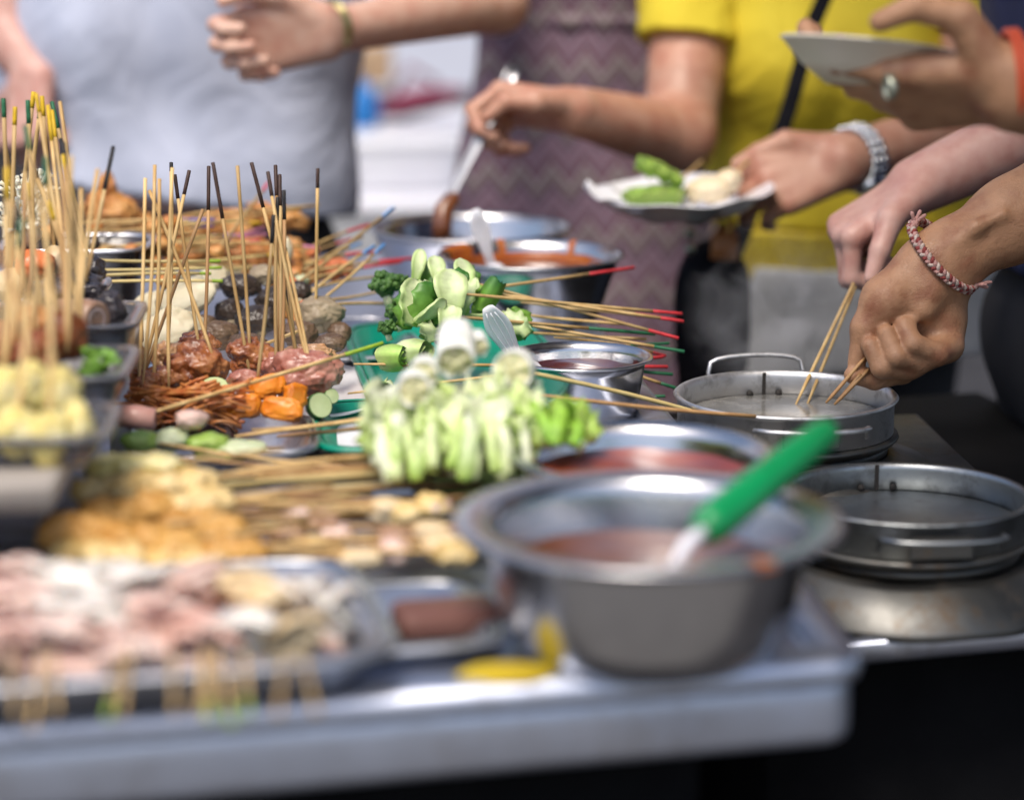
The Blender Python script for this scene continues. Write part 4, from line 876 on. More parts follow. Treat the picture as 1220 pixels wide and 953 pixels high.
for i, (x, y, s_, d, lab) in enumerate(((345,345,60,2.42,'dark green leaf clump among the bok choy stalks'),(310,440,52,2.37,'dark leaf clump low under the bok choy stalks'),(450,370,54,2.41,'mid green leaf clump by the rolled dark leaf'))):
    c = P(*Zb(x, y), d); k = d/FPX/2.773; mb = MB(); r_ = random.Random(i+40)
    for q_ in range(9):
        o_ = iv(r_.uniform(-1,1), r_.uniform(-.7,.7), r_.uniform(-.5,.5))*s_*k; u_ = iv(r_.uniform(-.5,.5), -1, r_.uniform(-.3,.3)).normalized()*s_*k*r_.uniform(.6,1)
        strip(mb, bez(c+o_-u_*.6, c+o_+iv(r_.uniform(-.3,.3),0,.5)*s_*k, c+o_+u_*.6, 10), [s_*k*.42*(.5+.6*math.sin((j_+1)/12*math.pi)) for j_ in range(11)], RT+FW*r_.uniform(-1,1), r_.uniform(.2,.9), .0016, [mixc([MG,LG,DG][q_ % 3], DG if i < 2 else MG, j_/10) for j_ in range(11)], ruffle=.004, seed=q_)
    o = mb.build('leaf_clump', M['veg'], None, loc=c); tag(o, lab, 'leaf', 'leaf clumps in the green tray')
# broccoli
for i, (x, y, s, d, lab) in enumerate(((165,310,52,2.44,'round dark green broccoli floret at the back of the green tray'),(205,400,46,2.40,'dark broccoli floret under the pale bok choy stalk'),(170,450,32,2.37,'small broccoli floret low by the tan mushrooms'),(215,295,30,2.45,'small bright broccoli floret behind the first stalk'))):
    c = P(*Zb(x, y), d); k = d/FPX/2.773; t = thing('broccoli_floret', lab, 'broccoli', c)
    mb = MB(); rnd = random.Random(i)
    for j in range(60):
        v = V((rnd.gauss(0,1), rnd.gauss(0,1), abs(rnd.gauss(0,1))*.9-.2)).normalized()*s*k*rnd.uniform(.65,.95); lump(mb, c+v, s*k*rnd.uniform(.16,.28), j, .35, 3, 2)
    lump(mb, c, s*k*.7, 5, .2, 2, 3); mb.build('crown', M['broccoli'], t)
    mb = MB(); tube(mb, [c-UP*s*k*.3, c-UP*s*k*1.2+RT*s*k*.3], [s*k*.3,s*k*.35], 12); mb.build('stem', M['pale_veg'], t)
# plain sticks of the same tray, handles over the small bowl
sheaf([((610,395,2.42),(770,404,2.44),None,0),((600,372,2.46),(744,386,2.46),None,0),((640,413,2.40),(797,409,2.44),'tip_green',.3),((650,420,2.40),(801,446,2.42),'tip_green',.25),((740,440,2.40),(807,463,2.42),'tip_green',.3),((700,470,2.40),(792,472,2.40),'tip_green',.25),((620,360,2.50),(782,378,2.50),'tip_red',.15),((660,402,2.40),(793,424,2.45),'tip_red',.12)],
      'bamboo_skewer', 'skewer handle, {} by its tip, reaching past the small dark sauce bowl', 'skewer handles beyond the small bowl', 'skewer')
sheaf([((600,438,2.16),(884,507,2.28),None,0,'wood_green'),((640,470,2.12),(900,496,2.2),None,0,'wood_brown')], 'bamboo_skewer', 'bare skewer, {} of two, reaching from the cabbage towards the steaming pot', 'bare skewers from the cabbage', 'skewer', r=.002)
# --- pale cabbage pile
def mixw(a, b, t): return tuple(a[q]*(1-t)+b[q]*t for q in range(3))
def Zk(x, y): return 360+x/3.389, 380+y/3.389
for i, (a, b, r, d, L, lab) in enumerate((((620,45),(620,180),80,1.93,.045,'upright white leek roll with a frayed yellow end, topmost of the cabbage pile'),((880,190),(840,215),84,1.92,.03,'white leek roll facing forward beside the white spoon'),((500,190),(485,235),62,1.91,.03,'white leek roll lower beside the topmost one'),((450,250),(455,300),70,1.89,.03,'white leek roll at the green roll side of the pile'),((700,60),(720,130),40,1.95,.03,'small white leek roll behind the topmost one'))):
    pa, pb = P(*Zk(*a), d+.015), P(*Zk(*b), d-.015); k = d/FPX/3.389; axv = (pb-pa).normalized()*1.0-FW*(.5 if i else .25)+UP*0
    axv.normalize(); t = thing('leek_skewer', lab, 'leek roll', pb, 'white leek rolls on the cabbage pile'); R0 = r*k; c = (pa+pb)/2
    mb = MB(); q_ = c-axv*L*.5
    lathe(mb, [(R0*.86,-L*.5),(R0*.97,-L*.3),(R0,L*.2),(R0*.97,L*.48),(R0*.9,L*.5),(R0*.84,L*.42),(R0*.82,L*.2),(R0*.3,L*.1)], c, 40, axis=axv, wob=.004); mb.c = [WH if j % 5 else (.6,.68,.42) for j in range(len(mb.v))]; mb.c = [(.82,.83,.76)]*len(mb.v); mb.build('outer_leaf', M['veg'], t)
    mb = MB(); rnd = random.Random(i)
    u, w = frame(axv)
    lathe(mb, [(R0*.83,L*.36),(R0*.74,L*.47),(R0*.64,L*.41),(R0*.54,L*.50),(R0*.44,L*.44),(R0*.33,L*.53),(R0*.22,L*.47),(R0*.11,L*.55),(0,L*.52)], c, 36, axis=axv, wob=.0035)
    mb.c = [mixw((.70,.66,.30), (.78,.76,.52), (j//36) % 2) if (j % 36) % 7 else (.50,.56,.24) for j in range(len(mb.v))]; mb.build('core', M['veg'], t)
rnd = random.Random(11); rows = []
def mixc(a, b, t): return tuple(a[q]*(1-t)+b[q]*t for q in range(3))
for i in range(72):
    green = i >= 62; row = i % 3
    px = rnd.uniform(300, 930) if not green else rnd.uniform(900, 1130); y0 = rnd.uniform(235, 300)+row*60 if not green else rnd.uniform(330, 380); y1 = (y0+rnd.uniform(190, 300)) if not green else y0+130
    if px < 480 and not green: y0 += 40
    d = 1.92-row*.028+rnd.uniform(-.01,.01); a, b = P(*Zk(px+rnd.uniform(-55,55), y0), d+.014), P(*Zk(px+rnd.uniform(-25,25), min(y1, 650)), d-.012)
    t = thing('cabbage_skewer', '', 'cabbage piece', b, 'pale cabbage pieces in the pile')
    c1 = rnd.choice([(.66,.72,.44),(.70,.73,.54),(.58,.68,.30),(.64,.71,.42),(.74,.76,.62)]); c2 = rnd.choice([(.46,.63,.16),(.58,.68,.32),(.66,.72,.46),(.38,.58,.10)])
    if green: c1 = (.36,.58,.08); c2 = (.24,.48,.05)
    mb = MB(); n = 10; pts = bez(a, (a+b)/2-FW*rnd.uniform(.006,.018)+RT*rnd.uniform(-.008,.008), b, n); w0 = rnd.uniform(.0035,.0075)
    tube(mb, pts, [w0*(1+.3*noise.noise(V((j*.7,i*3.1,0)))) for j in range(n+1)], 12, [mixc(c1, c2, j/n) for j in range(n+1)])
    mb.build('stalk', M['veg'], t)
    if i % 3 != 2:
        mb = MB(); ff = rnd.choice([.008,-.010,-.016]); strip(mb, bez(a+FW*ff, (a+b)/2+FW*(ff-.016)+RT*rnd.uniform(-.014,.014), b+FW*ff*.5+RT*rnd.uniform(-.012,.012)+UP*rnd.uniform(0,.018), 9), [rnd.uniform(.010,.021) for j in range(10)], RT*rnd.choice([1,.5,.2])+FW*rnd.uniform(-.9,.9), rnd.uniform(.1,.9), .0018, [mixc(c1, (.44,.62,.14), j/9) for j in range(10)], ruffle=.006, seed=i); mb.build('leaf', M['veg'], t)
    rows.append((px+y0*.001, t))
for lo, hi, tm in ((0, 400, 'pale stalk, {}, at the outer end of the cabbage pile'), (400, 520, 'pale stalk, {}, under the low leek rolls'), (520, 640, 'pale stalk, {}, below the topmost leek roll'), (640, 740, 'pale stalk, {}, just before the forward facing leek roll'), (740, 840, 'pale stalk, {}, under the forward facing leek roll'), (840, 905, 'pale stalk, {}, at the pile edge by the red bowl'), (905, 2000, 'bright green cabbage piece, {}, behind the red chilli bowl')):
    ordn(tm, [r for r in rows if lo <= r[0] < hi])
mb = MB(); lump(mb, P(575,545,1.95), (.055,.03,.045), 3, .2, 1.5, 4, ridge=.15, col=(.40,.55,.16)); lump(mb, P(500,525,1.95), (.028,.03,.04), 4, .2, 1.5, 4, ridge=.15, col=(.48,.58,.26)); lump(mb, P(640,540,1.95), (.035,.03,.035), 6, .2, 1.5, 4, ridge=.15, col=(.34,.54,.10))
o = mb.build('loose_cabbage', M['veg'], None, loc=P(575,560,1.95)); tag(o, 'loose pale green cabbage head in the middle of the pile under the leek rolls', 'cabbage')
# --- middle sheaf over the cart, meat bits, fried tofu skin
rnd = random.Random(21); sp = []
for i in range(20):
    y0 = rnd.uniform(560, 628); L = rnd.uniform(200, 330); x0 = rnd.uniform(215, 330)
    sp.append(((x0, y0+rnd.uniform(0,12), 1.90-(y0-560)*.0013), (min(x0+L, 640), y0-rnd.uniform(0,26), 1.94-(y0-560)*.0011), None, 0, ['wood','wood_brown','wood','wood_green'][i % 4]))
sheaf(sp, 'bamboo_skewer', 'bare skewer, {} by its tip, in the level sheaf before the cabbage', 'level sheaf of skewers before the cabbage', 'skewer', r=.0021)
sheaf([((205,545,2.0),(560,568,1.96),None,0,'wood_brown'),((190,528,2.02),(470,560,1.98),None,0),((300,512,2.10),(462,492,2.14),None,0),((280,520,2.08),(468,496,2.12),None,0),((330,520,2.10),(470,506,2.12),None,0,'wood_brown')], 'bamboo_skewer', 'skewer, {} by its tip, crossing from the foil tray to the cabbage', 'skewers crossing the foil tray', 'skewer', r=.0019)
rows = []
for i in range(16):
    px = rnd.uniform(335, 565); py = 648+rnd.uniform(-34, 26)-.06*(px-330); d = 1.82-(py-620)*.0016; c = P(px, py, d); c.z = max(c.z, ZC+.010)
    t = thing('meat_skewer', '', 'skewer', c, 'small meat skewers behind the shallow tray'); mb = MB()
    lump(mb, c, (.016*rnd.uniform(.7,1.1), .012, .009*rnd.uniform(.8,1.2)), 200+i, .25, 1.6, 4, ridge=.2); mb.build('meat', M[['raw_cream','raw_pink','tofu_skin','squid_roll'][i % 4]], t)
    stick(t, c+V((.012,0,.002)), c+V((-.11,-.01,.004+.008*rnd.random())), r=.0019, wood='wood_brown' if i % 2 else 'wood'); rows.append((px, t))
ordn('skewered meat bit, {}, in the small pile behind the shallow tray', rows)
FT = [(160,556,56,13,1.84,'corn'),(195,575,62,17,1.82,'tofu_skin'),(130,582,40,16,1.82,'tofu_skin'),(215,600,60,20,1.79,'tofu_skin'),(150,612,52,22,1.77,'tofu_brown'),(240,630,55,22,1.77,'tofu_brown'),(100,636,50,22,1.74,'tofu_brown'),(180,648,62,24,1.74,'tofu_brown'),(265,660,52,20,1.73,'tofu_brown'),(120,662,55,20,1.72,'tofu_skin'),(220,672,50,18,1.72,'tofu_skin')]
FTL = ['pale yellow corn strip on top of the fried stack','pale yellow fried skin near the top of the stack','pale yellow fried skin beside the corn box','pale fried skin in the middle of the stack','golden fried skin below the pale ones, near the tier post','golden fried skin at the sheaf side of the stack','golden fried skin low beside the tier post','golden fried skin low in the middle of the stack','golden fried skin lowest at the sheaf side','yellowish fried skin at the bottom behind the raw meat','yellowish fried skin at the bottom centre behind the raw squid']
for i, (px, py, sx, sy, d, m) in enumerate(FT):
    c = P(px, py, d); k = d/FPX; t = thing('tofu_skin_skewer', FTL[i], 'skewer', c, 'stack of fried tofu skin skewers')
    mb = MB()
    for j in range(3): lump(mb, c+V(((j-1)*sx*k*.55, random.uniform(-.008,.008), random.uniform(-.003,.003))), (sx*k*.55, sx*k*.45, sy*k), 230+i*3+j, .28, 1.7, 4, rot=E(random.uniform(-12,12), random.uniform(-10,10), random.uniform(-20,20)), ridge=.3)
    mb.build('fried_skin', M[m], t)
    stick(t, c, c+V((.11,.03,.006)), r=.0019)
# --- food in the clear boxes
def pile(name, cat, group, tmpl, spec, part, sticks=True, ridge=.2, amp=.2, labels=None, **kw):
    rows = []
    for i, s in enumerate(spec):
        px, py, sx, sy, d, m = s[:6]; c = P(px, py, d); k = d/FPX
        t = thing(name, '', cat, c, group); mb = MB(); lump(mb, c, (sx*k, min(sx,sy*1.2)*k, sy*k), hash(name) % 50*0+300+i+len(rows)*3, amp, 1.6, 4, ridge=ridge); mb.build(part, M[m], t); rows.append((px+.001*py, t))
        for (tx, ty, tip, fr) in s[6:]: stick(t, c+V((0,-.004,0)), P(tx, ty, d+.01), tip, fr, r=.0019)
    ordn(tmpl, rows); return rows
pile('corn_skewer', 'skewer', 'corn skewers in the front box', 'pale yellow corn chunk, {}, in the front box on the tier',
     [(6,470,26,34,1.76,'corn',(2,330,None,0)),(38,462,26,34,1.77,'corn',(20,318,None,0)),(72,472,26,36,1.77,'corn',(50,330,None,0)),(20,520,30,36,1.725,'corn',(36,352,None,0)),(60,524,30,36,1.725,'corn',(62,345,None,0)),(92,515,20,40,1.74,'corn')], 'corn', ridge=.25)
pile('meatball_skewer', 'skewer', 'browned meatballs in the second box', 'browned meatball, {}, in the second box of the tier',
     [(12,412,28,30,1.92,'meatball',(8,200,'tip_yellow',.18)),(45,420,28,28,1.90,'meatball',(40,260,None,0)),(76,400,28,30,1.94,'meatball',(30,150,'tip_green',.12)),(40,385,26,22,1.96,'fried_orange',(14,240,None,0))], 'meatball')
mb = MB()
rnd = random.Random(8)
for j in range(26):
    c = P(116+rnd.uniform(-14,14), 436+rnd.uniform(-12,20), 1.93); strip(mb, [c, c+V((rnd.uniform(-.006,.006),-.003,.006)), c+V((rnd.uniform(-.012,.012),-.006,.009))], [.003,.005,.002], V((rnd.uniform(-1,1),rnd.uniform(-1,1),.2)), .3, .001, [DG,MG,MG])
o = mb.build('parsley_sprig', M['veg'], None, loc=P(116,440,1.93)); tag(o, 'curly green garnish sprig at the end of the meatball box', 'garnish')
mb = MB()
for j in range(12): lump(mb, P(118+rnd.uniform(-10,10), 462+rnd.uniform(-6,6), 1.915), .005, j, .3, 2, 2)
o = mb.build('ice_bits', M['clear_plastic'], None, loc=P(118,462,1.915)); o['kind'] = 'stuff'
rows = []
SQ = [(100,378,24,18,2.07,'squid_roll'),(130,372,20,24,2.10,'squid_dark'),(60,350,34,12,2.12,'squid_dark'),(108,345,18,10,2.15,'squid_dark'),(80,372,22,14,2.09,'squid_roll'),(90,335,30,14,2.16,'squid_dark'),(110,320,16,16,2.2,'squid_dark')]
SL = ['skewer with a cut squid roll showing its pale ring, in the third box','skewer with a glossy black chunk at the end of the third box','skewer with a flat black fungus at the back of the third box','skewer with a small black fungus by the box corner','skewer with a brown squid piece beside the cut roll','skewer with a wide black fungus below the orange fishball','skewer with a dark craggy fungus near the green tipped sticks']
TP = {0:[((75,185),'tip_yellow',.16,2.08),((58,240),'tip_yellow',.16,2.06)],1:[((135,175),'tip_black',.33,2.12)],3:[((72,166),'tip_black',.28,2.17)],4:[((75,170),'tip_black',.3,2.1)],5:[((34,182),'tip_black',.2,2.16),((62,132),'tip_yellow',.16,2.2)],2:[((43,112),'tip_yellow',.1,2.14),((57,126),'tip_yellow',.2,2.14)],6:[((62,122),'tip_green',.16,2.22)]}
for i, (px, py, sx, sy, d, m) in enumerate(SQ):
    c = P(px, py, d); k = d/FPX; t = thing('squid_skewer', SL[i], 'skewer', c, 'squid and fungus skewers in the third box'); mb = MB()
    if i == 0:
        axv = V((.75,-.6,.0)).normalized(); lathe(mb, [(.006,-.018),(.0145,-.015),(.016,.0),(.0155,.015),(.0135,.018),(.010,.0165)], c, 28, axis=axv, wob=.002); mb.build('squid_roll', M['squid_roll'], t)
        mb = MB(); lathe(mb, [(.0102,.0162),(.0085,.0175),(.006,.0155),(.0035,.0165),(0,.015)], c, 28, axis=axv); mb.build('cut_end', M['raw_pink'], t)
    else: lump(mb, c, (sx*k,sx*k*.8,sy*k), 330+i, .25, 1.7, 4, ridge=.25); mb.build('squid_piece', M[m], t)
    for (tp, tc, fr, dd) in TP.get(i, []):
        b = c if i not in (0, 4) else c; ba = {1:(103,332),2:(80,340),3:(104,335),4:(99,362)}.get(i)
        stick(t, c+V((0,-.006,0)) if not ba else P(ba[0], ba[1], d-.01), P(tp[0], tp[1], dd), tc, fr, r=.0018)
rows = []
for i, (px, py, sx, sy, d, m, tips) in enumerate(((42,316,24,19,2.20,'roe',[((33,120),'tip_green',.14)]),(66,312,16,20,2.22,'raw_cream',[((50,115),'tip_yellow',.12)]),(12,340,22,20,2.2,'raw_cream',[((18,128),'tip_yellow',.1),((4,118),'tip_green',.1)]),(20,300,16,12,2.24,'meatball',[((40,110),'tip_yellow',.1)]))):
    c = P(px, py, d); k = d/FPX; t = thing('fishball_skewer', ['skewer with a grainy bright orange fishball in the back box','skewer with a tan fishball beside the orange one','skewer with a tan ball at the frame edge below the enoki','skewer with a brown ball just under the enoki'][i], 'skewer', c, 'fishball skewers in the back box')
    mb = MB(); lump(mb, c, (sx*k,sx*k*.9,sy*k), 350+i, .1, 2, 4, ridge=.12); mb.build('fishball', M[m], t)
    for tp, tc, fr in tips: stick(t, c, P(tp[0], tp[1], d-.01), tc, fr, r=.0020)
for i, (px, py, d, lab) in enumerate(((26,262,2.22,'cream enoki bunch nearest the grey shirt, above the orange fishball'),(34,226,2.27,'cream enoki bunch with spread white stems, topmost at the back'))):
    c = P(px, py+14, d); t = thing('enoki_skewer', lab, 'enoki', c, 'enoki bunches in the back box'); mb = MB(); rnd = random.Random(i)
    for j in range(70):
        v = V((rnd.gauss(.15,.55), rnd.gauss(-.1,.5), rnd.uniform(.2,1))).normalized()*rnd.uniform(.020,.034); o_ = V((rnd.uniform(-.007,.007), rnd.uniform(-.007,.007), 0))
        tube(mb, bez(c+o_, c+o_+v*.5+V((0,0,.003)), c+o_+v, 4), [.0012,.0012,.0012,.0013,.0024], 6)
    lump(mb, c, (.018,.014,.014), 1, .2, 2, 3); mb.build('mushroom_stems', M['enoki'], t)
    stick(t, c, P(px+(14 if i else -20), 128 if i else 175, d-.02), 'tip_green' if i else None, .12, r=.002)
# --- front tray of raw meat and squid, sticks pointing at the viewer
RM = [(20,735,60,42,1.55,'raw_pink'),(70,700,56,26,1.58,'raw_white'),(120,690,60,24,1.60,'raw_white'),(170,700,54,30,1.58,'raw_white'),(120,740,60,34,1.54,'raw_white'),(60,765,60,30,1.51,'raw_pink'),(200,740,46,36,1.54,'raw_pink'),(235,700,42,32,1.58,'raw_pink'),(240,760,44,30,1.51,'raw_red'),(160,775,46,24,1.50,'raw_pink'),(300,705,36,30,1.57,'raw_cream'),(318,735,36,44,1.54,'raw_cream'),(290,760,42,30,1.51,'raw_white'),(345,765,38,26,1.51,'raw_cream'),(370,730,34,44,1.55,'raw_white'),(398,742,28,38,1.55,'raw_white'),(415,755,16,24,1.56,'squid_dark'),(8,695,44,26,1.59,'raw_pink'),(5,780,46,20,1.50,'raw_red')]
TPs = {5:[((38,862),None,0),((66,858),'tip_black',.12)],9:[((122,850),'tip_lime',.25),((148,845),None,0)],8:[((256,852),'tip_lime',.22),((284,858),'tip_lime',.2),((246,846),None,0)],12:[((290,846),'tip_lime',.22)],13:[((334,848),None,0),((380,846),None,0)],18:[((22,866),'tip_black',.15)],6:[((212,845),None,0)]}
rows = []
for i, (px, py, sx, sy, d, m) in enumerate(RM):
    d += .03; c = P(px, py, d); k = d/FPX; t = thing('raw_meat_skewer', '', 'skewer', c, 'raw meat and squid skewers in the front tray')
    mb = MB(); lump(mb, c+V((0,.006,-.004)), (sx*k*.9,.024,sy*k*.75), 400+i, .26, 1.6, 4, rot=E(0, random.uniform(-15,15), 0), ridge=.2)
    for q_ in range(3 if m != 'squid_dark' else 0):
        o_ = V((random.uniform(-.3,.3)*sx*k, random.uniform(-.02,.0), sy*k*random.uniform(.2,.75))); h_ = V((sx*k*random.uniform(.6,1.), random.uniform(-.012,.012), random.uniform(-.008,.008)))
        strip(mb, bez(c+o_-h_, c+o_+V((0,-.004,random.uniform(.004,.016))), c+o_+h_, 12), [random.uniform(.009,.014)*(.6+.5*math.sin(math.pi*(j+.5)/13)) for j in range(13)], V((random.uniform(-.3,.3),-1,random.uniform(.0,.9))), random.uniform(.1,.5), .006, ruffle=.0012, seed=i+q_)
    mb.build('meat', M[m], t); rows.append((m, px, t))
    for tp, tc, fr in TPs.get(i, []): stick(t, P(px*.6+tp[0]*.4, 772, 1.462), P(tp[0]+random.uniform(-8,8), tp[1]+4, 1.37), tc, fr, r=.0017)
for m, tm in (('raw_pink','pink raw meat piece, {}, in the front tray'),('raw_white','white squid piece, {}, in the front tray'),('raw_red','dark red marbled meat piece, {}, in the front tray'),('raw_cream','tan stuffed tofu piece, {}, in the front tray'),('squid_dark','{} dark piece at the end of the front tray')):
    ordn(tm, [(r[1], r[2]) for r in rows if r[0] == m])
mb = MB(); lump(mb, P(150,772,1.57), (.145,.06,.020), 9, .12, 3, 4); lump(mb, P(320,762,1.58), (.035,.04,.020), 9, .12, 3, 4)
o = mb.build('meat_slab', M['raw_pink'], None, loc=P(200,775,1.54)); tag(o, 'flat bed of pale pink meat underneath the raw skewers in the front tray', 'meat')
# ------------------------------------------------------------------ people
def torso_prims(c, F, sw, hipw, waist, z0, z1, depth=1.5, off=0.):
    """hips at z0, shoulders at z1; F = facing"""
    S = V((F.y, -F.x, 0)); pr = []
    zs = [z0, z0+(z1-z0)*.38, z0+(z1-z0)*.75, z1-.04]; ws = [hipw, waist, (waist+sw)/2+.01, sw]
    for i in range(3):
        for s in (-1, 1):
            a = c+S*(s*(ws[i]-.085))+V((0,0,zs[i]-c.z)); b = c+S*(s*(ws[i+1]-.085))+V((0,0,zs[i+1]-c.z))
            pr.append(cap(a, b, .088+off, .088+off, .03, F, 1.0/1.0))
        a = c+V((0,0,zs[i]-c.z)); b = c+V((0,0,zs[i+1]-c.z)); pr.append(cap(a, b, .10+off, .10+off, .04))
    return pr, S
hbF_ = None
def person(label, c, F, skin, sw, hipw, waist, hz, shz, arms, head=True, vox=.009):
    """arms: list of (shoulder, elbow, wrist, [r shoulder, elbow, wrist], hand builder or None)"""
    F = V(F).normalized(); c = V((c[0], c[1], hz)); tp, S = torso_prims(c, F, sw, hipw, waist, hz, shz)
    t = thing('person', label, 'person', V((c.x, c.y, 0)))
    pr = list(tp)
    ne = V((c.x, c.y, shz)); hd = ne+V((0,0,.20))+F*.015
    pr += [cap(ne+V((0,0,-.05)), ne+V((0,0,.1)), .055, .05, .03)]
    pr += [cap(hd+V((0,0,.03)), hd+V((0,0,-.01)), .082, .076, .03), cap(hd+F*.03+V((0,0,-.075)), hd+F*.03+V((0,0,-.07)), .052, .05, .03), cap(hd+F*.085+V((0,0,.01)), hd+F*.10+V((0,0,-.022)), .009, .013, .012)]
    for s in (-1, 1):
        pr += [cap(hd+S*(s*.080), hd+S*(s*.082)+V((0,0,-.03)), .013, .010, .008), cap(hd+F*.082+S*(s*.031)+V((0,0,.018)), hd+F*.083+S*(s*.033)+V((0,0,.018)), .010, .010, .006)]
        hp = c+S*(s*.085); kn = V((c.x,c.y,hz*.52))+S*(s*.095)+F*.01; an = V((c.x,c.y,.09))+S*(s*.10)-F*.01
        pr += [cap(hp, kn, .082, .055, .03), cap(kn, an, .055, .038, .02), cap(an+V((0,0,-.045)), an+F*.13+V((0,0,-.055)), .036, .028, .02)]
    for (sh, el, wr, rr, hb) in arms:
        pr += [cap(sh, el, rr[0], rr[1], .02)]
    mb = MB(); sdf_mesh(mb, pr, vox)
    for (sh, el, wr, rr, hb) in arms:
        fp = [cap(V(sh).lerp(V(el), .7), el, rr[0]*.3+rr[1]*.7, rr[1], .015), cap(el, wr, rr[1], rr[2], .02)]
        if hb: hb(fp)
        sdf_mesh(mb, fp, .0021 if hb is hbF_ else .003)
    body = mb.build('body', M[skin], t)
    if head:
        hm = MB(); sdf_mesh(hm, [cap(hd+V((0,0,.045))-F*.012, hd-F*.03, .090, .084, .03), cap(hd-F*.05, hd-F*.06+V((0,0,-.12)), .06, .05, .03)], .01, cuts=[(hd+F*.05, F-V((0,0,.35)))]); hm.build('hair', M['hair'], t)
    return t, c, S, F
def garment(t, name, m, prims, vox, cuts, amp=.004, fr=(23, 17)):
    mb = MB(); sdf_mesh(mb, prims, vox, cuts, fold=lambda X, Y, Z: -.8*amp+amp*(np.sin(X*fr[0]*1.3+Z*fr[1]*1.1+Y*9+1.7*np.sin(Z*9+X*4))*np.sin(Z*fr[1]*.8+X*11+1.3+1.2*np.sin(X*13))+.45*np.sin(X*fr[0]*2.3-Z*fr[1]*1.6+2*np.sin(Z*7.3))))
    return mb.build(name, M[m], t)
def legs(c, S, F, hz, off, zt=None, foot=.1):
    pr = [cap(c+S*.04, c-S*.04, .125+off, .125+off, .03)]
    for s in (-1, 1):
        hp = c+S*(s*.085); kn = V((c.x,c.y,hz*.52))+S*(s*.095)+F*.01; an = V((c.x,c.y,foot))+S*(s*.10)-F*.01
        pr += [cap(hp, kn, .092+off, .068+off, .04), cap(kn, an, .068+off, .06+off, .02)]
    return pr
DN, TOV = V((0,0,-1)), V((0,-1,0))
def hbX(w_, f=(0,-.1,-1), n=(1,0,0)):
    return lambda fp: hand(fp, w_, f, n, 1, [(18,25,18)]*4)
# grey shirt, far side
c = P(240, 200, 3.42)
lh = dict()
def hb(fp): hand(fp, P(40,92,3.3), iv(-.1,1,.1), iv(-.5,.2,.8), 1, [(60,70,50)]*4)
t, c_, S, F = person('person in a grey shirt and black trousers behind the upright skewers', (c.x, c.y), (.08,-1,0), 'skin_pink', .185, .17, .15, .80, 1.26,
    [(V((c.x-.19,c.y,1.22)), P(-10,15,3.36), P(42,84,3.32), (.05,.044,.034), hb), (V((c.x+.16,c.y,1.22)), V((c.x+.15,c.y+.15,1.02)), V((c.x+.02,c.y+.20,.95)), (.048,.042,.03), hbX(V((c.x+.02,c.y+.20,.95)), (-1,.1,-.2), (0,1,0)))])
tp, _ = torso_prims(c_, F, .20, .195, .185, .72, 1.27, off=.018)
garment(t, 'shirt', 'grey_shirt', tp+[cap(V((c.x-.17,c.y,1.2)), V((c.x-.215,c.y-.01,1.07)), .065, .07, .03), cap(V((c.x+.15,c.y+.02,1.2)), V((c.x+.14,c.y+.09,1.07)), .06, .06, .03)], .007, [(P(240,254,3.25), (-.14,0,-1))], .009, (9,6))
garment(t, 'trousers', 'black_cloth', legs(c_, S, F, .80, .012), .01, [], .003)
# patterned dress
c = P(690, 120, 3.66)
def hb(fp): hand(fp, P(387,38,3.04), iv(-1,.16,.15), iv(.1,-.45,-1), -1, [(35,72,45),(42,78,45),(50,80,50),(58,82,50)], 1.12, thumb=[iv(-.8,-.35,.5), iv(-1,.0,.4), iv(-.9,.35,.3)])
t, c_, S, F = person('person in a purple zigzag patterned dress, reaching one open hand over the skewers', (c.x, c.y), (-.15,-1,0), 'skin_pale', .15, .15, .11, .86, 1.36,
    [(V((c.x-.15,c.y-.02,1.33)), P(590,2,3.30), P(390,38,3.05), (.046,.042,.028), hb), (V((c.x+.17,c.y,1.3)), V((c.x+.22,c.y+.04,1.06)), V((c.x+.20,c.y,.84)), (.045,.04,.03), hbX(V((c.x+.20,c.y,.84))))])
tp, _ = torso_prims(c_, F, .16, .165, .12, .86, 1.36, off=.012)
garment(t, 'dress', 'dress', tp+[cap(V((c.x,c.y,1.10)), V((c.x+.02,c.y,.55)), .12, .265, .05, F, 1.3), cap(V((c.x-.14,c.y,1.31)), V((c.x-.17,c.y-.03,1.25)), .058, .06, .03), cap(V((c.x+.15,c.y,1.29)), V((c.x+.19,c.y+.02,1.2)), .058, .06, .03)], .008, [(V((c.x,c.y,.5)), (0,0,-1)), (V((c.x,c.y,1.37)), (0,0,1))], .006, (26, 3))
mb = MB()
for k in range(3): pass
ring = []
for i in range(40):
    a = 2*math.pi*i/40; ring.append(V((c.x+.012,c.y,1.135))+S*(.125*math.cos(a))+F*(.118*math.sin(a)))
tube(mb, ring, .012, 10, closed=True); mb.build('waist_ruffle', M['dress'], t)
mb = MB(); ax_ = (P(388,34,3.05)-P(560,6,3.26)).normalized(); u, w = frame(ax_); cc = P(392,33,3.055)
for k, o_ in enumerate((-.004, .003)): tube(mb, [cc+ax_*o_+(u*math.cos(a)+w*math.sin(a))*.0325 for a in [2*math.pi*i/32 for i in range(32)]], .0036, 8, closed=True)
o = mb.build('bangle', M['brass'], None, loc=cc); tag(o, 'dull brass coloured bangle on the pale outstretched wrist', 'bangle')
